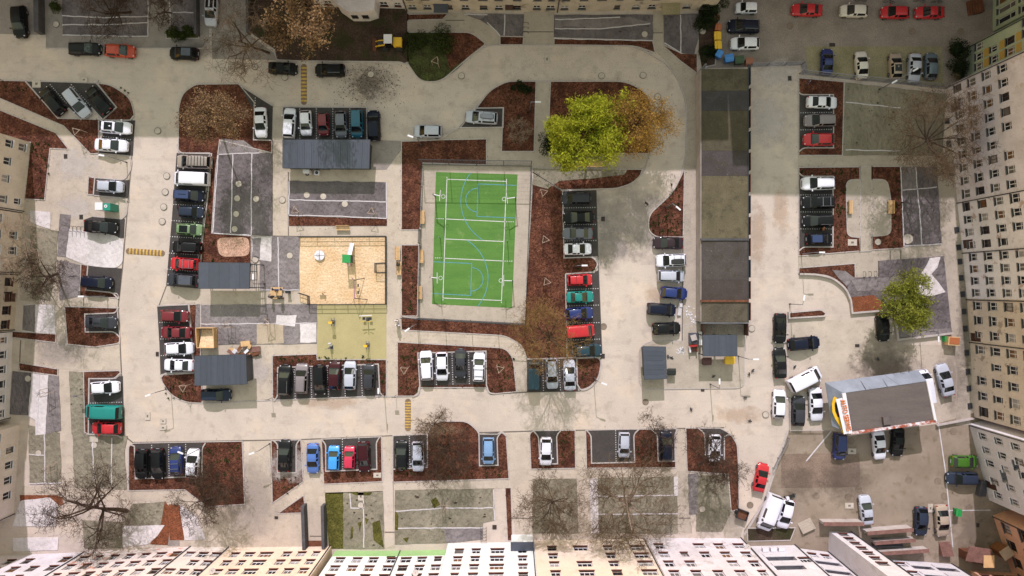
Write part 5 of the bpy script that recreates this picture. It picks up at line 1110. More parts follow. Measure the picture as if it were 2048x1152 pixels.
def tree(name, label, base, top, hc, cr, kind='bare', seed=1, r0=.18, bark='bark', twig='twig', levels=5, leaves=0, leafm=None, leaf=.2, ellip=(1, 1, .7), cat='tree', group=None, n0=8, spread=.75, twr=1.0, clump=.35, flat=1.0, ctr_shift=(0, 0), kids=(2, 3), asp=.28):
    rt = random.Random(seed); b = G(*base); tpt = E(top[0], top[1], hc)-b; root = thing(name, label, cat, b, 0, group)
    S = grow(rt, (0, 0, -.05), tpt, r0, cr, levels, spread, n0, flat=flat, kids=kids)
    tk, cw = MB(), MB()
    for a, c, ra, rc, lv in S:
        if lv <= 1: tk.tube(a, c, ra, rc, 6 if lv == 0 else 5, False)
        elif lv <= 2: cw.tube(a, c, ra*twr, rc*twr, 4, False)
        else: cw.tube(a, c, max(ra, .014)*twr, max(rc, .011)*twr, 3, False)
    tk.build('trunk', M[bark], root, True); cw.build('crown' if not leaves else 'branches', M[twig], root)
    if leaves:
        lf = MB(); tips = [(a.lerp(c, rt.random()), lv) for a, c, ra, rc, lv in S if lv >= 2]
        for i in range(leaves):
            p, lv = rt.choice(tips); p = p + Vector((rt.gauss(0, clump), rt.gauss(0, clump), rt.gauss(0, clump)))
            n = Vector((rt.gauss(0, 1), rt.gauss(0, 1), rt.gauss(0, 1)+.4)).normalized(); u = n.orthogonal().normalized(); v = n.cross(u); a = rt.uniform(0, 6.28)
            u, v = u*math.cos(a)+v*math.sin(a), v*math.cos(a)-u*math.sin(a); s = leaf*rt.uniform(.45, 1.5)
            lf.quad(p-u*s*.5, p+v*s*asp, p+u*s*.5, p-v*s*asp)
        lf.build('crown', M[leafm], root)
    return root
BT = 'bare trees round the yard'
tree('bare_tree', 'tall bare tree leaning left over the street at the top', (538,106), (478,82), 9, 6.0, seed=3, r0=.22, twig='twig', levels=5, group=BT, spread=.8)
tree('oak_tree', 'big tree with dry russet leaves by the digger ground', (630,95), (600,42), 10.5, 5.6, seed=5, r0=.25, twig='twigd', levels=4, leaves=6500, leafm='ldry', leaf=.3, clump=.35)
tree('oak_tree', 'broad tree with dry russet leaves over the mulch bed at upper left', (437,243), (430,234), 8, 4.9, seed=8, r0=.2, twig='twig', levels=5, leaves=8000, leafm='ldry', leaf=.2, clump=.3)
tree('willow_tree', 'bright yellow-green willow beside the curving road', (1180,268), (1166,258), 8.5, 5.6, seed=12, r0=.25, twig='twigg', levels=4, leaves=30000, leafm='lwillow', leaf=.42, asp=.13, clump=.3, n0=11, ellip=(1, 1.2, .7), kids=(3, 3))
tree('golden_bush', 'golden-brown leafing tree right of the willow', (1268,255), (1268,248), 7, 5.1, seed=14, r0=.15, twig='twigg', levels=5, leaves=16000, leafm='lgold', leaf=.2, clump=.4, n0=10)
tree('bare_tree', 'wide bare tree against the grey house on the right', (1862,290), (1852,276), 8, 7.0, seed=21, r0=.25, twig='twig', levels=5, group=BT, n0=12, kids=(3, 3))
tree('young_green_tree', 'bright green leafing tree in the raised bed on the right', (1798,606), (1805,606), 5, 4.1, seed=23, r0=.18, twig='twigd', levels=4, leaves=11000, leafm='lgreen', leaf=.36, asp=.14, clump=.32, n0=9)
tree('bare_tree', 'dense golden-twigged bare tree over the parked red van', (1096,684), (1100,672), 7, 6.2, seed=31, r0=.2, twig='twigg', levels=5, group=BT, n0=11, kids=(2, 3), flat=1.3)
tree('bare_shrub', 'dark bare shrub in the rounded bush bed at bottom centre', (890,890), (888,905), 3.2, 4.6, seed=33, r0=.12, twig='twigd', levels=5, n0=10, cat='shrub')
tree('bare_tree', 'small bare tree leaning over the road above the bush bed', (892,862), (868,846), 3.5, 3.0, seed=35, r0=.1, twig='twig', levels=5, group=BT)
tree('bare_tree', 'upright many-stemmed bare tree in front of the cream house', (1108,1004), (1103,1002), 5.5, 5.2, seed=41, r0=.18, twig='twig', levels=5, group=BT, n0=13, flat=1.6, kids=(2, 3))
tree('bare_tree', 'large sprawling bare tree in front of the bottom terrace', (1262,985), (1252,1012), 8, 8.0, seed=43, r0=.3, twig='twig', bark='barkl', levels=5, group=BT, n0=12, kids=(2, 3))
tree('bare_tree', 'small dark bare tree beside the navy SUV', (1302,880), (1310,862), 4, 3.2, seed=45, r0=.1, twig='twigd', levels=5, group=BT)
tree('bare_tree', 'bare tree over the white car at the end of the bottom row', (1396,930), (1436,906), 6, 5.0, seed=47, r0=.2, twig='twigd', levels=5, group=BT, n0=9)
tree('bare_tree', 'spreading bare tree on the lower left fabric', (254,1022), (178,1014), 6, 6.8, seed=51, r0=.34, twig='twigd', levels=5, group=BT, n0=11, kids=(2, 3))
tree('bare_tree', 'bare tree over the pale drive at the lower left', (405,1000), (412,1000), 6, 5.2, seed=53, r0=.16, twig='twigd', levels=5, group=BT, n0=8)
tree('bare_shrub', 'dark round bare shrub in the mulch corner at the lower left', (432,968), (436,970), 2.2, 3.4, seed=54, r0=.08, twig='twigd', levels=5, n0=11, cat='shrub')
tree('birch_tree', 'pale-barked bare birch at the left edge', (70,545), (52,500), 7, 5.2, seed=55, r0=.16, twig='barkl', bark='barkl', levels=4, group=BT, n0=8)
tree('bare_tree', 'dark bare tree casting long shadows on the left path', (116,548), (92,556), 6, 4.6, seed=57, r0=.2, twig='twigd', levels=5, group=BT, n0=9)
tree('bare_tree', 'bare tree on the grey sheeted yard at the top left', (262,24), (212, 28), 6, 4.6, seed=61, r0=.2, twig='twigd', levels=5, group=BT, n0=9)
tree('bare_tree', 'smaller bare tree beside the hedge at the top left', (342,26), (326,24), 5, 3.0, seed=63, r0=.12, twig='twigd', levels=5, group=BT)
tree('bare_shrub', 'small pale bare shrub at the tip of the bed right of the court', (1038,268), (1036,266), 1.6, 2.2, seed=65, r0=.06, twig='barkl', bark='barkl', levels=4, cat='shrub', n0=9)
def bush(label, x, y, r, h, mat='ldark', n=1800, seed=1, name='evergreen_bush', leaf=.2):
    rt = random.Random(seed); root = thing(name, label, 'bush', G(x, y)); lf = MB(); st = MB()
    for i in range(7): a = i*.9; st.tube((0, 0, 0), (math.cos(a)*r*.6, math.sin(a)*r*.6, h*.7), .04, .02, 4, False)
    lobes = [(rt.gauss(0, r*.36), rt.gauss(0, r*.36), h*rt.uniform(.35, .75), r*rt.uniform(.35, .6)) for _ in range(9)]
    for i in range(n):
        lx, ly, lz, lr = rt.choice(lobes); v = Vector((rt.gauss(0, 1), rt.gauss(0, 1), rt.gauss(0, .8))).normalized()*lr*rt.uniform(.6, 1.05)
        p = Vector((lx, ly, lz))+v; p.z = max(.05, p.z)
        nn = (v.normalized()+Vector((rt.gauss(0,.6), rt.gauss(0,.6), rt.gauss(0,.6)))).normalized(); u = nn.orthogonal().normalized(); w = nn.cross(u); s = leaf*rt.uniform(.6, 1.3)
        lf.quad(p-u*s*.5, p+w*s*.3, p+u*s*.5, p-w*s*.3)
    st.build('stem', M['bark'], root); lf.build('foliage', M[mat], root); return root
bush('round dark evergreen bush in the bed above the silver estate', 1046, 178, 1.05, 1.4, seed=2)
bush('dark evergreen bush at the left foot of the willow', 1100, 288, 1.7, 1.8, seed=3)
bush('large dark clipped bush beside the green block', 1903, 105, 1.7, 2.2, seed=4, n=3000); bush('dark clipped bush below the larger one beside the green block', 1906, 142, 1.5, 1.8, seed=6, n=2600)
bush('low green ivy patch in the bed left of the curving road', 836, 88, 2.2, .6, 'livy', 2600, 7, 'ivy_bush'); bush('green bush on the dark bed by the curving road', 882, 92, 2.3, 1.1, 'livy', 3000, 8, 'ivy_bush')
bush('ivy hedge behind the coloured bins', 1412, 45, 2.0, 1.8, 'ldark', 3000, 9, 'ivy_bush'); bush('dark ivy hedge at the corner of the cobbled lot', 1418, 12, 1.9, 2.2, 'ldark', 2600, 10, 'ivy_bush'); bush('dark undergrowth above the garage row', 1412, 108, 1.5, 1.2, 'ldark', 1800, 12, 'ivy_bush')
bush('low clipped hedge along the top left yard', 352, 70, 1.2, .9, 'livy', 1300, 13, 'hedge'); bush('low clipped hedge beside the small dark yard wall', 378, 70, 1.2, .9, 'livy', 1300, 14, 'hedge')
bush('green bush under the bare tree at the top', 536, 40, 1.4, 1.2, 'livy', 1500, 15, 'ivy_bush'); bush('small green shrub left of the sheeted yard', 118, 20, 1.0, 1.3, 'livy', 900, 16, 'ivy_bush')
# staked young trees: three stakes, a triangle of rails, a thin sapling
STK = [(168,268,'on the mulch beside the two white cars'),(874,130,'on the dark bed by the curving road'),(1086,388,'topmost in the long bed right of the court'),(1089,481,'in the middle of the long bed right of the court'),(1092,564,'lowest in the long bed right of the court'),(598,424,'at the left end below the long shed'),(748,426,'at the right end below the long shed'),(812,737,'in the mulch left of the four-car row'),(1000,735,'in the mulch right of the four-car row'),(378,772,'in the rounded mulch bed at the lower left'),(541,644,'on the fabric below the picnic terrace'),(463,650,'on the fabric beside the timber sand box'),(110,932,'on the lower left greenish fabric'),(102,783,'on the narrow grey fabric at the left'),(890,1006,'in the torn hole of the green-grey fabric')]
for i, (x, y, wh) in enumerate(STK):
    rt = random.Random(100+i); root = thing('tree_stakes', 'triangular timber support ' + wh, 'tree support', G(x, y, .05), rt.uniform(0, 2), 'timber tree supports')
    c = [Vector((.6*math.cos(q), .6*math.sin(q), 0)) for q in (0, 2.094, 4.189)]
    for v in c: MB().tube(v, v+Vector((0, 0, 1.9)), .04, .035, 6).build('stake', M['stake'], root)
    for a, b in ((0,1),(1,2),(2,0)): MB().bar(c[a]+Vector((0,0,1.82)), c[b]+Vector((0,0,1.82)), .06, .05).build('rail', M['stake'], root)
    sap = thing('young_tree', 'leafless sapling in the support ' + wh, 'tree', G(x, y, .05), 0, 'staked saplings')
    MB().tube((0,0,0), (0,0,2.6), .03, .018, 5).build('trunk', M['bark'], sap); cw = MB()
    for k in range(16):
        z = rt.uniform(1.8, 2.8); a = rt.uniform(0, 6.28); l = rt.uniform(.25, .6); cw.tube((0,0,min(z,2.6)), (l*math.cos(a), l*math.sin(a), z+l*.6), .012, .008, 3)
    cw.build('crown', M['twig'], sap)
# low shoots planted in the mulch
rt = random.Random(77); pl = MB()
BEDS = [(62,285,100,398,30),(425,480,430,525,6),(803,500,834,628,24),(1300,420,1364,470,40),(1335,360,1364,420,16),(560,712,770,724,30),(760,735,772,790,8),(800,690,834,788,20),(980,705,1028,782,24),(1600,340,1718,350,16),(1670,360,1690,500,26),(1785,340,1800,490,16),(1160,720,1198,772,10),(1130,520,1190,542,10),(330,755,400,800,18),(408,310,422,470,24),(12,165,60,185,8),(210,175,262,235,14),(410,885,480,960,30),(1020,170,1068,300,20),(1272,862,1310,920,10),(1120,864,1150,930,10),(550,950,600,990,10),(790,940,1010,955,24)]
for x0, y0, x1, y1, n in BEDS:
    for i in range(n):
        p = G(rt.uniform(x0, x1), rt.uniform(y0, y1), .05)
        for k in range(9):
            a = rt.uniform(0, 6.28); s = rt.uniform(.1, .28); q = p+Vector((math.cos(a)*s, math.sin(a)*s, rt.uniform(.1, .35))); b = Vector((-math.sin(a), math.cos(a), 0))*.07
            pl.tri(p-b, p+b, q)
pl.build('ground_cover', M['livy'], None, kind='stuff')
# loose bark on the beds, leaf litter and crumbs on the paving
lit = MB()
def flake(p, s, a): u = Vector((math.cos(a), math.sin(a), .15))*s; v = Vector((-math.sin(a), math.cos(a), 0))*s*.45; lit.quad(p-u, p+v, p+u, p-v)
for i in range(500): q = Vector((rt.gauss(735, 34), rt.gauss(165, 26))); flake(G(q.x, q.y, .03), rt.uniform(.04, .14), rt.uniform(0, 6.28))
for i in range(900): flake(G(rt.uniform(540, 960), rt.uniform(130, 300), .04), rt.uniform(.03, .07), rt.uniform(0, 6.28))
for i in range(700): flake(G(rt.uniform(1000, 1380), rt.uniform(95, 160), .04), rt.uniform(.03, .06), rt.uniform(0, 6.28))
crumb = MB()
for poly in BEDP:
    for i in range(len(poly)):
        a, b = Vector(poly[i]), Vector(poly[(i+1) % len(poly)]); L = (b-a).length; nn = Vector((-(b-a).y, (b-a).x)).normalized() if L > 0 else Vector((0, 1))
        for k in range(int(L*2.2)):
            q = a.lerp(b, rt.random()) + nn*rt.gauss(0, .28); s_ = rt.uniform(.03, .09); an = rt.uniform(0, 6.28); u = Vector((math.cos(an), math.sin(an), .2))*s_; v = Vector((-math.sin(an), math.cos(an), 0))*s_*.5; p = Vector((q.x, q.y, .115)); crumb.quad(p-u, p-v, p+u, p+v)
crumb.build('bark_crumbs', M['mulch'], None, kind='stuff')
lit.build('leaf_litter', M['soil'], None, kind='stuff')
# ------------------------------------------------------------------ street furniture and small things
def lamp(x, y, ang, wh, h=4.4, arm=.55, double=False):
    root = thing('street_lamp', 'lamp post with flat white head ' + wh, 'street lamp', G(x, y), R(ang), 'lamp posts')
    MB().tube((0,0,0), (0,0,.5), .10, .09, 8).build('base', M['dsteel'], root); MB().tube((0,0,.5), (0,0,h), .06, .045, 8).build('pole', M['steel'], root)
    for s in ((1, -1) if double else (1,)):
        MB().bar((0,0,h), (s*arm,0,h+.05), .06).build('arm', M['steel'], root)
        MB().box((s*(arm+.42),0,h+.06), (.8,.22,.07)).build('lamp_head', M['white'], root)
for a in ((1149,533,0,'in the rounded mulch tongue right of the court'),(835,648,215,'below the lower left corner of the court'),(1331,415,-40,'in the teardrop mulch bed'),(1060,221,0,'in the bed above the court path'),(843,291,160,'at the upper left of the court'),(254,325,170,'on the paved island between white cars'),(342,776,200,'at the rounded mulch corner lower left'),(215,592,180,'in the narrow mulch strip on the left'),(1187,754,-20,'in the mulch tip at the row end'),(1602,508,0,'below the plaza car row'),(530,568,90,'by the picnic terrace'),(769,786,90,'at the corner of the six-car row'),(1579,608,80,'at the left end of the planter strip'),(1838,660,-90,'in front of the green tree bed'),(1420,768,90,'on the waste island edge'),(404,895,160,'beside the bottom left row'),(540,887,200,'beside the wide pale drive'),(1476,712,0,'beside the bin shelter')): lamp(*a)
lamp(1757, 180, 30, 'with two heads by the cobbled lot fence', 6.5, 1.2, True)
def bench(x, y, rz, wh, L=1.9, back=True, table=False):
    root = thing('bench', 'pale timber bench ' + wh, 'bench', G(x, y, .03), R(rz), 'timber benches')
    for i, yy in enumerate((-.2, 0, .2)): MB().box((0, yy, .45), (L, .17, .05)).build('slat', M['wood'], root)
    if back:
        for zz in (.62, .8): MB().box((0, .36+.05*(zz-.6), zz), (L, .04, .14)).build('slat', M['wood'], root)
    for s in (-1, 1): MB().box((s*L*.38, .05, .22), (.07, .6, .40)).build('leg', M['dsteel'], root)
for a in ((687,457,0,'below the mulch strip under the long shed'),(845,435,-90,'upper one at the left edge of the court'),(843,513,-90,'second at the left edge of the court'),(840,585,-90,'lowest at the left edge of the court'),(797,507,90,'on the path left of the court'),(799,537,90,'below the other path bench left of the court'),(1698,415,90,'at the left side of the small plaza'),(1777,415,-90,'at the right side of the small plaza'),(1165,331,0,'left one under the willow edge'),(1190,331,0,'right one under the willow edge')): bench(*a)
def bump(x0, y0, x1, y1, label):
    a, b = G(x0, y0), G(x1, y1); dv = b-a; L = dv.length; root = thing('speed_bump', label, 'speed bump', a, math.atan2(dv.y, dv.x), 'speed bumps')
    n = 19; w = .86; m0 = (L-.9)/n
    for i in range(n):
        xa = .45+m0*i; mb = MB(); xb = xa+m0-.01; pr = [(-w/2,.0),(-w*.32,.05),(0,.065),(w*.32,.05),(w/2,.0)]
        for (y0_, z0), (y1_, z1) in zip(pr, pr[1:]): mb.quad((xa,y0_,z0+.01),(xb,y0_,z0+.01),(xb,y1_,z1+.01),(xa,y1_,z1+.01))
        mb.quad((xa,-w/2,0),(xa,w/2,0),(xa,w*.32,.06),(xa,-w*.32,.06)); mb.quad((xb,-w/2,0),(xb,-w*.32,.06),(xb,w*.32,.06),(xb,w/2,0))
        mb.build('rubber_tile', M['bumpy'] if i % 2 == 0 else M['bumpd'], root)
    for xx, sg in ((.45, -1), (L-.45, 1)):
        pts = [(xx, -w/2)] + [(xx+sg*.45*math.cos(t), w/2*math.sin(t)) for t in [(-1.2+.4*k) for k in range(7)]] + [(xx, w/2)]
        MB().prism(pts, 0, .045).build('end_cap', M['bumpd'], root)
M['bumpy'] = nmat('worn_yellow_rubber', C(222, 182, 92), var=.2, scale=2, fine=.12, fscale=8, rough=.9); M['bumpd'] = nmat('grey_rubber', C(142, 118, 92), var=.15, scale=2, fine=.1, fscale=8, rough=.9)
bump(608,128,608,210,'yellow and black striped speed bump between two black cars on the upper street'); bump(252,502,330,507,'yellow striped speed bump across the left road'); bump(816,797,816,862,'yellow striped speed bump on the lower road below the mulch beds')
# covers in the road
def manhole(x, y, r=.42, dark=False): 
    p = G(x, y); mb = MB(); mb.tube((p.x, p.y, -.02), (p.x, p.y, .11 if not dark else .035), r, n=18); o = mb.build('manhole_cover', M['coverd' if dark else 'cover'], ground); MB().ring((p.x, p.y, 0), r, r+.06, 0, .112 if not dark else .037, 18).build('rim', M['seam'], o)
for a in ((510,134),(570,155),(742,149),(923,152),(1203,152),(1286,151),(1315,194),(334,352),(331,384),(328,414),(325,443),(316,262),(478,368),(475,397),(513,398),(473,428),(470,458),(565,400),(614,390),(647,393),(690,408),(580,511),(511,519),(1503,657),(1531,829),(1755,484),(1405,63),(1289,69),(113,49),(57,757),(78,906),(189,890),(1404,1018),(722,1010),(1815,478,.7)): manhole(*a[:2], r=a[2] if len(a) > 2 else .42)
for a in ((1580,52),(1921,63),(1824,63),(1207,653),(1291,804,.4),(1702,882),(1906,863),(1817,960),(1875,962),(1888,992),(1717,979),(1632,992),(1696,994),(1500,1010),(1938,1015)): manhole(*a[:2], r=a[2] if len(a) > 2 else .42, dark=True)
def drain(x, y, sx=.5, sy=.65, mat='drain', ang=0):
    p = G(x, y); o = MB().box((p.x, p.y, .035), (sx, sy, .09), ang).build('drain_grate', M[mat], ground)
    for k in range(4): MB().box((p.x+(k-1.5)*sx/4.4, p.y, .082), (sx*.09, sy*.8, .012), ang).build('bar', M['black'], o)
for a in ((132,313),(163,434),(1579,157),(1405,778),(1206,712),(1206,438),(893,774,.6,.4),(909,774,.6,.4),(1714,691,.6,.4),(553,1035,.5,.4),(989,1054,.6,.6),(315,708,.4,.6),(1664,90,.8,.5),(1955,1050,.4,.6)): drain(*a)
for x, y, sx, sy in ((169,160,1.0,.7),(74,168,1.2,1.1),(1094,119,.7,1.3),(296,832,.7,1.1),(327,855,1.0,.7),(327,842,.8,.7),(755,950,1.1,.7),(1704,485,1.3,.9),(1703,902,1.2,.8),(1698,1011,1.2,.8),(1860,1016,.7,1.2),(722,992,.8,1.2)):
    p = G(x, y); o = MB().box((p.x, p.y, .05), (sx, sy, .13)).build('inspection_cover', M['cover'], ground); MB().box((p.x, p.y, .118), (sx*.3, sy*.3, .01)).build('handle', M['seam'], o)
# ---- court fittings
def fence(name, label, pts, h, post_d, mat='dsteel', rails=(1.0,), net=None, pr=.05, cat='fence', z0=.0, close=False):
    o0 = G(*pts[0]); root = thing(name, label, cat, o0); P_ = [G(*p)-o0 for p in pts]; rails = [r*h for r in rails]
    nm = MB()
    for i in range(len(P_)-1):
        a, b = P_[i], P_[i+1]; L = (b-a).length; n = max(1, round(L/post_d))
        for k in range(n + (1 if i == len(P_)-2 and not close else 0)):
            q = a.lerp(b, k/n); MB().tube((q.x, q.y, z0), (q.x, q.y, h), pr, pr, 6).build('post', M[mat], root)
        for r in rails: MB().bar((a.x, a.y, r), (b.x, b.y, r), pr*1.3).build('rail', M[mat], root)
        if net:
            m = int(L/net)
            for k in range(m): q = a.lerp(b, (k+.5)/m); nm.bar((q.x, q.y, .1), (q.x, q.y, h), .012)
            for k in range(int(h/net)): nm.bar((a.x, a.y, .1+k*net), (b.x, b.y, .1+k*net), .012)
    if net: nm.build('mesh_panel', M[mat], root)
    return root
fence('court_fence', 'tall dark mesh fence along the top of the green court', [(845,330),(1062,333)], 4.2, 3.9, rails=(.05, 1.0), net=.45)
fence('court_fence', 'tall dark mesh fence along the bottom of the green court', [(837,636),(1048,647)], 4.2, 3.9, rails=(.05, 1.0), net=.45)
fence('court_fence', 'low dark mesh fence on the right side of the green court', [(1062,336),(1050,644)], 1.2, 3.0, rails=(.05, 1.0), net=.3)
fence('court_fence', 'low dark mesh fence on the left side of the green court', [(845,334),(842,455)], 1.2, 3.0, rails=(.05, 1.0), net=.3)
fence('court_fence', 'low dark fence on the lower left side of the green court', [(841,492),(838,632)], 1.2, 3.0, rails=(.05, 1.0), net=.3)
fence('court_gate', 'dark gate frame between the court benches', [(841,460),(840,488)], 2.1, 2.0, rails=(.05, .5, 1.0), net=.25, cat='gate')
fence('court_fence', 'long low dark rail above the curving path', [(803,636),(836,637)], 1.1, 1.2, rails=(.5, 1.0))
fence('play_fence', 'low dark fence between sand pit and rubber surface', [(618,609),(773,608)], 1.05, 2.0, rails=(.1, .55, 1.0), net=.22)
fence('play_fence', 'low dark fence along the top of the sand pit', [(600,474),(773,473)], 1.05, 2.4, rails=(.1, .55, 1.0), net=.25)
fence('play_fence', 'low dark fence on the right edge of the sand pit', [(773,474),(773,608)], 1.05, 2.4, rails=(.1, .55, 1.0), net=.25)
fence('play_gate', 'open dark mesh gate at the lower left of the sand pit', [(600,586),(619,592),(619,608)], 1.05, 1.3, rails=(.1, .5, 1.0), net=.16, cat='gate'); fence('play_gate', 'small dark mesh pen at the right of the sand pit', [(772,526),(752,527),(752,545),(772,545)], 1.05, 1.3, rails=(.1, 1.0), net=.14, cat='gate')
def hoop(bx, by, tx, ty, rx, ry, wh):
    o0 = G(bx, by, .03); root = thing('basketball_hoop', 'white basketball hoop ' + wh, 'hoop', o0, 0, 'basketball hoops'); t = E(tx, ty, 3.2)-o0; r = E(rx, ry, 3.0)-o0; dv = Vector((r.x-t.x, r.y-t.y, 0)).normalized(); sd = Vector((-dv.y, dv.x, 0))
    MB().tube((0,0,0), (0,0,2.9), .08, n=8).build('pole', M['dsteel'], root); MB().bar((0,0,2.8), (t.x, t.y, 3.2), .10).build('arm', M['white'], root)
    MB().bar(t-sd*.75, t+sd*.75, .05, 1.0).build('backboard', M['white'], root); MB().ring((t.x+dv.x*.40, t.y+dv.y*.40, 2.95), .23, .28, 0, .04, 18).build('ring', M['white'], root)
hoop(871,394,880.5,392,886.5,393,'at the upper left of the court'); hoop(1031,400,1014,397,1009,398,'at the upper right of the court'); hoop(865,555,875,556,881,556,'at the lower left of the court'); hoop(1025,562,1007.5,561,1002,561,'at the lower right of the court')
for x, y, wh in ((881,477,'left'), (1015,483,'right')):
    r = thing('net_post', 'green volleyball net post on the %s side of the court' % wh, 'post', G(x, y, .04)); MB().tube((0,0,0),(0,0,2.5),.06,n=8).build('pole', M['green'], r); MB().box((0,0,2.45),(.12,.12,.1)).build('cap', M['white'], r)
# ---- playground
r = thing('merry_go_round', 'round white spinning disc in the sand pit', 'merry-go-round', G(640, 511, .03)); MB().tube((0,0,.1),(0,0,.3),.72,n=28).build('disc', M['white'], r); MB().tube((0,0,.3),(0,0,.85),.04,n=6).build('post', M['steel'], r); MB().ring((0,0,.85),.2,.24,0,.04,14).build('hand_ring', M['steel'], r)
for q in (0, 1.57): MB().bar((-.7*math.cos(q),-.7*math.sin(q),.31),(.7*math.cos(q),.7*math.sin(q),.31),.04).build('rib', M['steel'], r)
r = thing('slide_tower', 'play tower with green star roof and silver slide', 'play tower', G(702, 519, .03))
star = [( (.82 if k % 2 == 0 else .56)*math.cos(k*math.pi/4+.78), (.82 if k % 2 == 0 else .56)*math.sin(k*math.pi/4+.78)) for k in range(8)]
MB().prism(star, 2.6, 2.75, True).build('roof', M['green'], r)
for x in (-.5, .5):
    for y in (-.5, .5): MB().tube((x,y,0),(x,y,2.6),.05,n=6).build('post', M['dsteel'], r)
MB().box((0,0,1.2),(1.1,1.1,.08)).build('deck', M['anthd'], r); m = MB(); m.bar((0.1,.55,1.22),(.25,2.3,.3),.5,.04); m.build('slide', M['steel'], r)
for s in (-.27, .27): MB().bar((.1+s,.55,1.34),(.25+s,2.3,.42),.05,.16).build('slide_side', M['white'], r)
for k in range(4): MB().bar((-.3,-.6-.12*k,1.1-.28*k),(.3,-.6-.12*k,1.1-.28*k),.06).build('rung', M['pink'], r)
r = thing('swing_set', 'purple swing frame with two black seats in the sand pit', 'swing', G(718, 578, .03)); HS = 2.3
a, b = E(712,563,HS)-G(718,578), E(735,557,HS)-G(718,578); c2, d2 = E(713,594,HS)-G(718,578), None
top0, top1 = Vector((-.2, 1.2, HS)), Vector((-.1, -1.3, HS)); MB().tube(top0, top1, .05, n=8).build('crossbar', M['pink'], r)
for p, s in ((top0, -.7), (top0, .9), (top1, -.6), (top1, 1.2)): MB().tube(p, (p.x+s*1.1, p.y+(.35 if p.y > 0 else -.2), 0), .05, n=6).build('leg', M['pink' if s < 0 else 'dsteel'], r)
for y in (.5, -.5):
    st = MB().box((.0, y, .5), (.2, .42, .05)).build('seat', M['black'], r)
    for s in (-.18, .18): MB().tube((-.15, y+s, HS), (0, y+s, .5), .012, n=4).build('chain', M['steel'], st)
r = thing('spring_rider', 'small timber spring rider in the sand pit', 'spring rider', G(646, 585, .03)); MB().box((0,0,.5),(.9,.18,.3)).build('body', M['wood'], r); MB().box((.3,0,.75),(.12,.4,.1)).build('handle', M['wood'], r); MB().tube((0,0,0),(0,0,.4),.12,n=8).build('spring', M['dsteel'], r)
def gym(x, y, label, mat, kind):
    r = thing('exercise_machine', label, 'exercise machine', G(x, y, .04), 0, 'outdoor exercise machines')
    MB().tube((0,0,0),(0,0,1.7),.07,n=8).build('post', M['steel'], r); MB().box((0,0,.02),(.5,.5,.04)).build('base', M['dsteel'], r)
    if kind == 0: 
        for s in (-.45,.45): MB().box((s,.1,.55),(.4,.4,.07)).build('seat', M['black'], r); MB().bar((s*.5,-.3,1.2),(s*1.6,-.3,1.4),.06).build('handle', M[mat], r)
        MB().bar((-.9,.5,1.6),(.9,.6,1.6),.1).build('crossbar', M['white'], r)
    elif kind == 1:
        for s in (-.2,.2): MB().bar((s,-.6,.3),(s,.6,.3),.09).build('pedal_arm', M['steel'], r); MB().bar((s,.1,.3),(s,.15,1.5),.05).build('handle', M[mat], r)
        MB().box((0,.0,1.65),(.5,.3,.25)).build('hood', M[mat], r)
    else:
        MB().box((0,.35,.5),(.4,.4,.08)).build('seat', M[mat], r); MB().box((0,.62,.9),(.4,.08,.6)).build('backrest', M[mat], r)
        for s in (-.6,.6): MB().bar((0,-.1,1.5),(s,-.2,1.1),.06).build('handle', M['steel'], r)
gym(667,644,'yellow walking trainer at the upper left of the tan rubber surface','yellow',1); gym(736,638,'yellow and white double press trainer at the upper right of the rubber surface','yellow',0); gym(663,694,'white rowing trainer at the lower left of the rubber surface','white',2); gym(736,690,'pale yellow walking trainer at the lower right of the rubber surface','yellow',1)
# ---- picnic terrace, sand box, container
r = thing('picnic_table', 'timber picnic table on the paved terrace below the fabric', 'table', G(556, 586, .03))
for k in range(4): MB().box((0,-.27+.18*k,.74),(1.7,.16,.05)).build('slat', M['wood'], r)
for s in (-1, 1):
    MB().box((0,s*.7,.44),(1.7,.26,.05)).build('seat', M['wood'], r); MB().box((s*.6,0,.36),(.08,1.5,.7)).build('leg', M['dsteel'], r)
r = thing('litter_bin', 'black litter bin on the paved terrace', 'bin', G(579, 584, .03)); MB().box((0,0,.5),(.4,.4,.9)).build('body', M['black'], r); MB().box((0,0,1.0),(.55,.3,.06)).build('lid', M['black'], r)
o0 = G(420, 676); r = thing('sand_box_container', 'open timber box half filled with yellow sand', 'box', o0)
for a_, b_ in (((400,655),(434,655)),((434,655),(436,694)),((436,694),(402,694)),((402,694),(400,655))):
    u, v = G(*a_)-o0, G(*b_)-o0
    for k in range(4): MB().bar((u.x,u.y,.2+.33*k),(v.x,v.y,.2+.33*k),.08,.30).build('plank', M['wood'], r)
MB().box((0,0,.12),(2.3,2.6,.1)).build('floor', M['woodd'], r)
sm = MB(); N = 14
for i in range(N):
    for j in range(N):
        def zz(i, j): x, y = i/N-.5, j/N-.5; return .25+max(0, .85*(.5-y)-.1)*(.8+.4*math.sin(7*x+3*y)*.5)
        q = [((a/N-.5)*2.2, (b/N-.5)*2.5, zz(a, b)) for a, b in ((i,j),(i+1,j),(i+1,j+1),(i,j+1))]; sm.quad(*q)
sm.build('sand', M['sand'], r)
r = thing('scrap_pile', 'heap of broken brown and white boards above the lower shed', 'scrap', G(490, 700)); rq = random.Random(4)
for k in range(14): MB().box((rq.uniform(-1.9,1.9), rq.uniform(-.7,.6), .12+.07*k*.6), (rq.uniform(.6,1.6), rq.uniform(.3,.6), .05), rq.uniform(-1.2,1.2), ('X', rq.uniform(-.2,.2))).build('board', M[('woodd','brickr','white','wood','rust')[k % 5]], r)
MB().box((.3,.95,.5),(1.3,.75,.35),.1).build('crate', M['wood'], r)
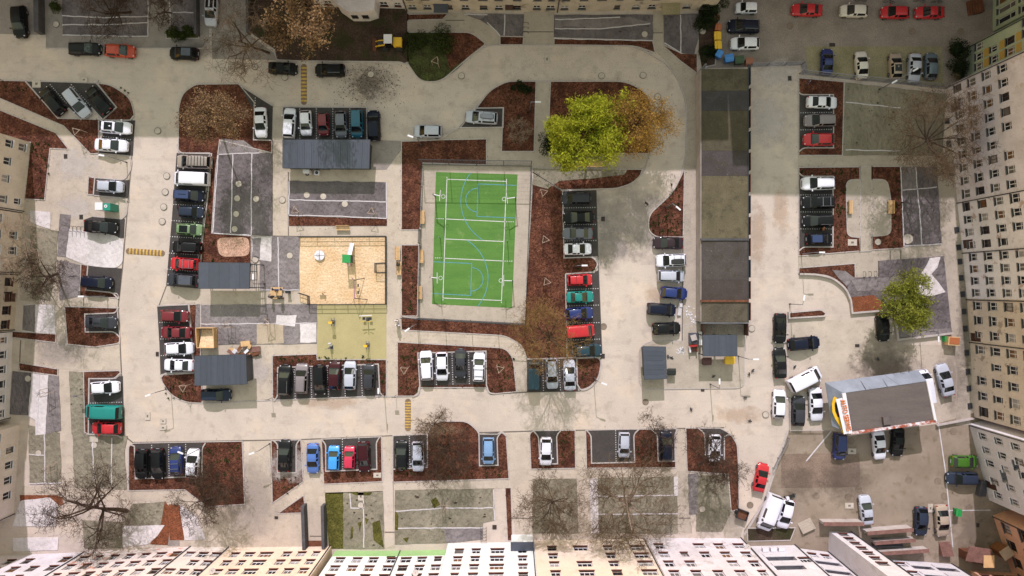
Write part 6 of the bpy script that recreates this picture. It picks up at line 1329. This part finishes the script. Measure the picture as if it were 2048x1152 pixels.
r = thing('portable_toilet', 'white and teal cabin on the pale island between two cars', 'cabin', G(224, 416, .03)); MB().box((-.55,0,1.1),(1.05,1.05,2.2)).build('white_half', M['white'], r); MB().box((.5,-.08,1.05),(1.02,1.0,2.1)).build('teal_half', M['teal'], r); MB().ring((.4,0,2.1),.1,.22,0,.05,14).build('vent_ring', M['white'], r); MB().box((.52,-.6,1.0),(.7,.05,1.8)).build('door', M['teal'], r)
# ---- bins
def binn(x, y, mat, label, rz=0, s=1.0, name='waste_container'):
    r = thing(name, label, 'bin', G(x, y, .02), R(rz)); mb = MB(); a = [(-.58*s,-.45*s),(.58*s,-.45*s),(.58*s,.45*s),(-.58*s,.45*s)]
    k = len(mb.v); mb.v += [(u*.85,v*.85,.15) for u,v in a]+[(u,v,1.05) for u,v in a]; mb.f += [(3,2,1,0),(0,1,5,4),(1,2,6,5),(2,3,7,6),(3,0,4,7),(4,5,6,7)]; mb.build('body', M[mat], r)
    ld = MB(); ld.box((0,-.02,1.10),(1.22*s,.5*s,.08),0,('X',.12)); ld.box((0,.42*s,1.07),(1.22*s,.36*s,.08),0,('X',-.15)); ld.build('lid', M[mat], r)
    for u, v in a: MB().tube((u*.75,v*.75-.03,.08),(u*.75,v*.75+.03,.08),.08,n=8).build('wheel', M['black'], r)
M['binb'] = pmat('brown_bin_plastic', C(156, 98, 74), .6); M['bino'] = pmat('orange_bin_plastic', C(176, 102, 58), .6); M['bing'] = pmat('green_bin_plastic', C(60, 84, 54), .6); M['binm'] = pmat('maroon_bin_plastic', C(88, 48, 50), .6)
for a in ((1430,40,'binb','brown bin, topmost beside the ivy hedge',90,.75),(1433,60,'bino','orange-brown bin second beside the ivy hedge',80,.8),(1432,77,'yellow','upper yellow bin beside the ivy hedge',90,.95),(1433,95,'yellow','lower yellow bin beside the ivy hedge with dark scrawl',92,.95),(1435,113,'blue','blue bin tilted below the yellow bins',60,.85),(1454,122,'blue','blue bin beside the green one',10,1.0),(1474,125,'bing','dark green bin between the blue and the reddish one',5,1.05),(1494,128,'binb','reddish brown bin at the end by the fence',3,.9),(1410,722,'binm','maroon bin in front of the lower shelter',0,1.05),(1455,720,'yellow','yellow bin in front of the lower shelter',0,1.1),(1340,743,'black','open black bin right of the striped shelter',0,.95),(1909,1021,'green','green and white slatted bin beside the beige saloon',85,.8)): binn(*a)
# ---- rubbish corner with discarded furniture
r = thing('discarded_armchair', 'dirty white and red armchair dumped at the bin island', 'armchair', G(1384, 697, .03), .1); MB().box((0,0,.35),(1.1,.9,.3)).build('seat', M['brickr'], r); MB().box((-.5,0,.6),(.2,.9,.5)).build('armrest', M['white'], r); MB().box((.5,0,.6),(.2,.9,.5)).build('armrest', M['rust'], r); MB().box((0,.45,.75),(1.1,.2,.8)).build('backrest', M['red'], r)
r = thing('discarded_sofa', 'overturned pale sofa above the dumped armchair', 'sofa', G(1386, 676, .03)); MB().box((0,0,.3),(1.4,1.5,.4)).build('base', M['anth2'], r); MB().box((-.1,.1,.65),(.8,.8,.3),.3).build('cushion', M['conc'], r); MB().box((.85,0,.6),(.35,1.9,.7)).build('backrest', M['white'], r)
rq = random.Random(9)
sc_ = MB()
for k in range(70):
    t = rq.random(); p = G(1372+t*26+rq.gauss(0, 4), 615+t*45+rq.gauss(0, 6), .03); s = rq.uniform(.06, .2); sc_.box((p.x,p.y,.06), (s, s*.7, .04), rq.uniform(0, 3), ('X', rq.uniform(-.4,.4)))
for k in range(25): p = G(1362+rq.gauss(0,4), 700+rq.gauss(0,4), .1); sc_.box((p.x,p.y,.12), (rq.uniform(.1,.4), .1, .04), rq.uniform(0,3))
sc_.build('paper_litter', M['white'], None, kind='stuff')
r = thing('mattress', 'dirty white mattress leaning by the dark blue high-roofed car', 'mattress', G(1359, 618, .02), R(-8)); mb = MB(); mb.box((0,0,.2),(.55,1.85,.18),0,('Y',.25)); mb.build('pad', M['hem'], r); MB().box((0.02,.55,.33),(.45,.5,.14),.2).build('pillow', M['hem'], r)
r = thing('timber_crate', 'open timber skip with orange panel by the right-hand houses', 'crate', G(1896, 681, .02), R(-4)); MB().box((.1,0,.6),(1.6,1.2,1.1)).build('box', M['wood'], r); MB().box((.15,.05,1.2),(1.4,.9,.06)).build('lid', M['bino'], r); MB().box((-.85,.2,.4),(.25,.8,.7)).build('side_panel', M['green'], r)
# ---- digger
r = thing('backhoe_loader', 'yellow digger with white cab roof on the dark soil', 'digger', G(782, 92, .05)); Y = M['yellow']
MB().box((-.2,0,.9),(3.0,.75,.35)).build('chassis', M['dsteel'], r); MB().box((1.2,0,1.35),(1.15,1.2,.75)).build('engine_cover', Y, r); MB().box((1.2,0,1.74),(.9,.95,.06)).build('hood_top', Y, r)
MB().box((.05,0,1.55),(1.15,1.25,1.1)).build('cab', M['glass'], r); MB().box((.0,.1,2.45),(1.15,1.25,.12)).build('cab_roof', M['white'], r)
for x in (-.5,.55):
    for y in (-.58,.62): MB().bar((x,y,1.2),(x,y+.03,2.42),.08).build('cab_pillar', Y, r)
for x, rr in ((-.7,.48),(1.25,.6)):
    for s in (-1,1): MB().tube((x,s*.55,rr),(x,s*.9,rr),rr,n=16).build('wheel', M['tyre'], r)
for s in (-.35,.35): MB().bar((-.5,s,1.3),(-1.6,s,1.0),.14,.2).build('arm', Y, r); MB().bar((-1.6,s,1.0),(-2.2,s,.5),.13,.18).build('arm', Y, r)
MB().box((-2.3,0,.4),(.5,1.7,.7),0,('Y',.3)).build('bucket', M['rust'], r)
# ---- ramps, stairs and yard walls at the edges
def wall(label, a, b, h, w, mat, name='retaining_wall', cap=None):
    p, q = G(*a), G(*b); d_ = (q-p); o = thing(name, label, 'wall', p, math.atan2(d_.y, d_.x)); L = d_.length
    n = max(1, round(L/2.0))
    for k in range(n): MB().box((L*(k+.5)/n,0,h/2),(L/n-.02,w,h)).build('panel', M[mat], o)
    if cap: MB().box((L/2,0,h+.05),(L+.06,w+.16,.10)).build('coping', M[cap], o)
wall('dark concrete wall left of the basement ramp', (611,1006),(614,1092),1.5,.45,'concd'); wall('dark concrete wall right of the basement ramp', (650,1006),(652,1090),1.5,.42,'concd')
wall('dark wall between the black SUV and the sheeted yard, top left', (85,-20),(86,70),1.4,.7,'concd'); wall('small dark wall right of the top left hedge', (397,-20),(398,74),1.2,.35,'concd')
wall('dark yard wall under the bare tree at the top', (499,-20),(500,70),1.0,.35,'concd')
MB().box(G(632,1088,.04), (2.1,1.0,.12)).build('drain_channel', M['rust'], ground)
for i, (a, b, h) in enumerate((((1637,1040),(1716,1040),1.6),((1722,1058),(1812,1051),1.7),((1740,1080),(1820,1074),1.2),((1752,1100),(1846,1094),1.3))):
    wall(('uppermost','second','third','lowest')[i] + ' of the red-edged ramp walls in the lower right yard', a, b, h, .35, 'conc', 'ramp_wall', 'brickr')
def stairs(label, x, y, rz, n, w, d=.3, rise=.16, mat='conc'):
    r = thing('outdoor_stairs', label, 'stairs', G(x, y), R(rz))
    for k in range(n): MB().box((0, d*(k+.5), rise*(n-k)/2), (w, d-.01, rise*(n-k))).build('step', M[mat], r)
stairs('pale corner steps left of the red-edged ramp walls', 1616, 1060, 25, 5, 2.0, rise=.1, mat='path'); stairs('grey steps at the white balcony building', 1952, 974, -100, 5, 2.2, mat='concd'); stairs('dark brown steps in the top right corner', 1958, 14, 100, 6, 2.0, mat='rust'); stairs('narrow red-brown steps in the lower right corner', 1888, 1108, 0, 6, 1.6, mat='brickr'); stairs('dark steps down between the ramp walls', 1772, 1092, 0, 4, 4.2, mat='concd')
r = thing('lean_to_roof', 'reddish lean-to roof in the lower right corner', 'roof', G(1936, 1098)); MB().box((0,0,2.2),(3.2,2.2,.12),R(-8),('X',.15)).build('sheet', M['brickr'], r); MB().box((0,-.4,1.05),(2.8,1.2,2.1)).build('wall', M['rust'], r)
r = thing('kiosk', 'yellow-roofed small hut in the lower right corner', 'hut', G(1955, 1110)); MB().box((0,0,1.1),(1.2,1.4,2.2)).build('wall', M['woodd'], r); MB().box((0,0,2.3),(1.5,1.7,.1)).build('roof', M['wood'], r)
r = thing('kiosk', 'small tan-roofed hut nearest the corner at the lower right', 'hut', G(1990, 1094), R(35)); MB().box((0,0,1.1),(1.3,1.2,2.2)).build('wall', M['woodd'], r); MB().box((0,0,2.3),(1.6,1.5,.1)).build('roof', M['ftan'], r)
# fences of the cobbled lot and yard
fence('lot_fence', 'grey mesh fence between garage row and cobbled lot', [(1498,134),(1602,130),(1606,148)], 1.6, 2.4, 'steel', (.05,.5,1.0), net=.3); fence('lot_fence', 'long grey mesh fence slanting below the mossy strip', [(1598,148),(1700,159),(1800,168),(1890,178)], 1.8, 2.5, 'steel', (.05,.5,1.0), net=.3)
fence('yard_fence', 'worn grey barrier along the slanting yard boundary', [(1575,875),(1545,935)], .9, 1.4, 'steel', (.4,1.0)); fence('yard_fence', 'pale rail between carriageway and the repair shop cars', [(1577,762),(1578,860),(1662,860)], .5, 2.4, 'conc', (.9,))
wall('weathered low kerb wall beside the white balcony building', (1870,850),(1944,836),.5,.2,'conc')
kerbline([(1876,846),(1890,940),(1905,1094)], .16, .06, 'hem'); kerbline([(1890,1021),(1980,1020)], .14, .06, 'hem'); kerbline([(1612,922),(1662,862)], .16, .06, 'hem'); kerbline([(1575,862),(1530,1000),(1488,1070)], .3, .05, 'conc')
# ---- signs
def sign(x, y, mat, label, rz=0, h=2.2, w=.6):
    r = thing('road_sign', label, 'sign', G(x, y), R(rz)); MB().tube((0,0,0),(0,0,h),.035,n=6).build('post', M['steel'], r); MB().box((0,-.05,h-.3),(w,.03,w),0,('X',-.25)).build('plate', M[mat], r); MB().box((0,-.075,h-.28),(w*.3,.02,w*.5),0,('X',-.25)).build('symbol', M['white'], r)
for a in ((160,553,'navy','blue sign at the mulch strip on the left'),(167,788,'navy','blue sign left of the white hatchback'),(1210,942,'navy','blue sign below the wide bay at bottom'),(1608,170,'navy','blue sign by the fence above the white saloon',45),(545,795,'dsteel','dark sign at the left end of the six-car row'),(15,165,'dsteel','dark sign on the mulch at the left edge'),(792,790,'black','small black sign at the path end near the lower speed bump')): sign(*a)
def racks(x, y, n, dx, dy, wh):
    for k in range(n):
        r = thing('bike_stand', 'steel bike hoop %s, %s from the %s' % (wh, ('first','second','third','fourth','fifth')[k], 'left' if dx else 'top'), 'bike stand', G(x+dx*k, y+dy*k), R(90 if dx else 0), 'bike hoops ' + wh.split(',')[0]); mb = MB(); pts = [(-.38,0,0),(-.38,0,.6),(-.25,0,.78),(.25,0,.78),(.38,0,.6),(.38,0,0)]
        for a, b in zip(pts, pts[1:]): mb.tube(a, b, .03, n=6)
        mb.build('hoop', M['dsteel'], r)
racks(145,458,4,8,.5,'beside the black saloon at the white fleece'); racks(1726,549,3,11,-.5,'on the small patch below the plaza'); racks(1051,49,3,0,9,'on the path at the top centre'); racks(967,1054,5,0,6,'in front of the white bottom house'); racks(1336,1042,5,0,6,'in front of the cold white house'); racks(1090,1048,3,0,7,'below the many-stemmed bare tree')
# ---- trailer, motorbike, satellite dishes
r = thing('hand_cart_trailer', 'small dark car trailer by the lower mulch strip', 'trailer', G(1481, 1026, .03), R(-20)); MB().box((0,0,.5),(1.5,1.3,.08)).build('floor', M['rust'], r)
for x, y, sx, sy in ((0,.65,1.5,.06),(0,-.65,1.5,.06),(.75,0,.06,1.3),(-.75,0,.06,1.3)): MB().box((x,y,.72),(sx,sy,.4)).build('side', M['dsteel'], r)
MB().bar((-.7,.6,.4),(-1.2,1.6,.35),.07).build('drawbar', M['steel'], r)
for s in (-1,1): MB().tube((s*.75,0,.28),(s*.92,0,.28),.28,n=12).build('wheel', M['tyre'], r)
r = thing('motor_scooter', 'dark motor scooter with boxes behind the white car at the yard corner', 'scooter', G(1577, 990, .03), R(15)); MB().box((0,0,.65),(1.2,.3,.35)).build('body', M['black'], r); MB().box((-.55,0,.95),(.4,.4,.35)).build('top_box', M['white'], r); MB().bar((.55,-.35,1.0),(.55,.35,1.0),.05).build('handlebar', M['steel'], r)
for x in (-.6,.65): MB().tube((x,-.06,.25),(x,.06,.25),.25,n=12).build('wheel', M['tyre'], r)
for x, y in ((1719,3),(1775,6),(1836,4),(1871,6)):
    r = thing('bicycle', ('leftmost','second','third','rightmost')[(1719,1775,1836,1871).index(x)] + ' bicycle at the top edge behind the parked cars', 'bicycle', G(x, y), R(x % 30-12), 'bicycles at the top edge of the lot')
    for s in (-.5,.5): MB().ring((0,0,0),.29,.33,-.02,.02,14).build('wheel', M['tyre'], r); r.children[-1].rotation_euler = (R(90),0,0); r.children[-1].location = (s,0,.33)
    fr = MB()
    for a, b in (((-.5,0,.33),(-.1,0,.8)),((-.1,0,.8),(.4,0,.85)),((.4,0,.85),(.5,0,.33)),((0,0,.33),(.38,0,.75)),((0,0,.33),(-.12,0,.9))): fr.tube(a, b, .02, n=5)
    fr.build('frame', M['dsteel'], r); MB().box((-.13,0,.94),(.25,.12,.05)).build('saddle', M['black'], r); MB().bar((.4,-.28,.98),(.4,.28,.98),.03).build('handlebar', M['steel'], r)
def dish(px, py, z, label, d_=(0, 1)):
    p = E(px, py, z); r = thing('satellite_dish', label, 'satellite dish', p); m = MB(); n = 14
    for k in range(n):
        t0, t1 = 2*math.pi*k/n, 2*math.pi*(k+1)/n; m.tri((0,0,0),(.42*math.cos(t0),.42*math.sin(t0),.12),(.42*math.cos(t1),.42*math.sin(t1),.12))
    m.build('reflector', M['conc'], r); r.children[0].rotation_euler = (R(-35),0,0); MB().bar((0,0,0),(0,-.75,-.1),.05).build('bracket', M['steel'], r); MB().bar((0,0,.05),(0,.3,.4),.03).build('feed_arm', M['dsteel'], r)
for a in ((831,1146,9.0,'grey satellite dish on the spring green based house'),(425,1142,9.0,'grey satellite dish on the peach house'),(1495,1095,4.0,'upper white satellite dish on the cold white house'),(1488,1117,7.0,'left satellite dish on the cold white house corner'),(1508,1116,7.0,'right satellite dish on the cold white house corner'),(1341,1138,9.0,'satellite dish on the wall left of the cold white house windows')): dish(*a)
# ---- birds
for i, (x, y) in enumerate(((1336,713),(1343,715),(1426,752),(1497,748),(1489,795),(1505,741),(1382,818),(1499,841),(1588,733),(1754,718))):
    r = thing('pigeon', 'dark pigeon on the pale paving, %s' % ('left of the pair by the striped shelter','right of the pair by the striped shelter','in the shade below the bin shelter','on the road right of the waste island','lower on the road by the island corner','nearest the white van','alone on the lower road','furthest down the road','beside the black saloon','on the sooty patch')[i], 'bird', G(x, y, .03), i*1.1, 'pigeons on the paving'); b = MB(); k = 8; pr = [(-.22,.01,.12),(-.14,.05,.13),(0,.08,.14),(.1,.07,.16),(.15,.045,.22),(.2,.04,.25),(.24,.012,.24)]
    for (x0,r0,z0),(x1,r1,z1) in zip(pr, pr[1:]): b.tube((x0,0,z0),(x1,0,z1),r0,r1,8,False)
    for s in (-1,1): b.quad((-.18,s*.06,.15),(.06,s*.06,.17),(.02,s*.30,.2),(-.12,s*.26,.18))
    b.build('body', M['dsteel'], r)
    for s in (-.03,.03): MB().tube((0,s,0),(0,s,.09),.008,n=4).build('leg', M['rust'], r)
# ---- people
def person(x, y, rz, label, top, legs, hair=(40,30,26), pose='stand', z=.03):
    r = thing('person', label, 'person', G(x, y, z), R(rz))
    V, Ed, Rd = [], [], []
    def v(p, rad): V.append(p); Rd.append(rad); return len(V)-1
    sit = pose == 'sit'; hz = .50 if sit else .92
    pel = v((0,0,hz),.15); bl = v((0,0,hz+.2),.15); ch = v((.02,0,hz+.42),.17); nk = v((.03,0,hz+.57),.065); hd = v((.05,0,hz+.68),.10); tp_ = v((.05,0,hz+.78),.085)
    Ed += [(pel,bl),(bl,ch),(ch,nk),(nk,hd),(hd,tp_)]
    for s in (-1,1):
        sh = v((0,s*.2,hz+.48),.075); el = v((.1 if sit or s > 0 else -.08,s*.27,hz+.22),.05); wr = v((.32 if sit or s > 0 else .06,s*.2,hz+.1),.038); ha = v((.40 if sit or s > 0 else .12,s*.18,hz+.06),.04)
        Ed += [(ch,sh),(sh,el),(el,wr),(wr,ha)]
        if sit: kn = v((.42,s*.12,.48),.075); an = v((.42,s*.12,.08),.05)
        else: kn = v((.08*s,s*.1,.48),.075); an = v((.12*s-.04,s*.1,.07),.05)
        hp = v((0,s*.1,hz-.04),.10); to = v((V[an][0]+.16,s*.12,.04),.045); Ed += [(pel,hp),(hp,kn),(kn,an),(an,to)]
    me = bpy.data.meshes.new('body'); me.from_pydata(V, Ed, []); o = link('body', me, r, mat=top)
    md = o.modifiers.new('skin', 'SKIN'); sv = me.skin_vertices[0].data if me.skin_vertices else None
    if sv is None:
        import bmesh; bm = bmesh.new(); bm.from_mesh(me); bm.verts.layers.skin.verify(); bm.to_mesh(me); bm.free(); sv = me.skin_vertices[0].data
    for i, rad in enumerate(Rd): sv[i].radius = (rad, rad)
    sv[0].use_root = True; o.modifiers.new('sub', 'SUBSURF').levels = 1; o.modifiers['sub'].render_levels = 1
    hm = MB(); n = 10; rings = [(.0,.118),(.06,.112),(.10,.085),(.13,.03)]
    for (z0,r0),(z1,r1) in zip(rings, rings[1:]): hm.tube((.035,0,hz+.70+z0),(.03,0,hz+.70+z1),r0,r1,n,True)
    hm.build('hair', pmat('hair', C(*hair), .8), r); fm = MB(); fm.tube((.05,0,hz+.58),(.06,0,hz+.76),.085,.09,10); fm.tube((.14,0,hz+.66),(.175,0,hz+.645),.016,.02,5); fm.build('face', M['skin'], r)
    lg = MB()
    for s in (-1,1):
        if sit: lg.tube((0,s*.1,hz),(.42,s*.12,.48),.115,.09,8); lg.tube((.42,s*.12,.48),(.42,s*.12,.1),.09,.065,8)
        else: lg.tube((0,s*.1,hz),(.08*s,s*.1,.48),.125,.09,8); lg.tube((.08*s,s*.1,.48),(.12*s-.04,s*.1,.08),.09,.06,8)
    lg.build('trousers', legs, r)
M['skin'] = pmat('skin', C(206, 160, 134), .6); DK = M['black']; BLU = M['navy']; WH = M['white']
person(557,580,250,'person in a blue jacket sitting at the picnic table',BLU,DK,pose='sit'); person(546,594,60,'person in dark clothes standing left of the picnic table',M['dsteel'],DK); person(565,596,110,'person in black standing right of the picnic table',DK,M['dsteel'])
person(796,641,270,'person in white and red top on the path left of the court corner',WH,DK,(150,110,80)); person(798,650,90,'person in white lower of the two on the path left of the court corner',WH,M['anth2'],(90,60,40))
person(1290,409,225,'person in black and white walking on the road below the willow',DK,WH); person(798,531,90,'person in black sitting on the path bench left of the court',DK,DK,pose='sit')
person(1639,459,0,'person in a tan coat standing between two black cars by the plaza',M['woodd'],DK)
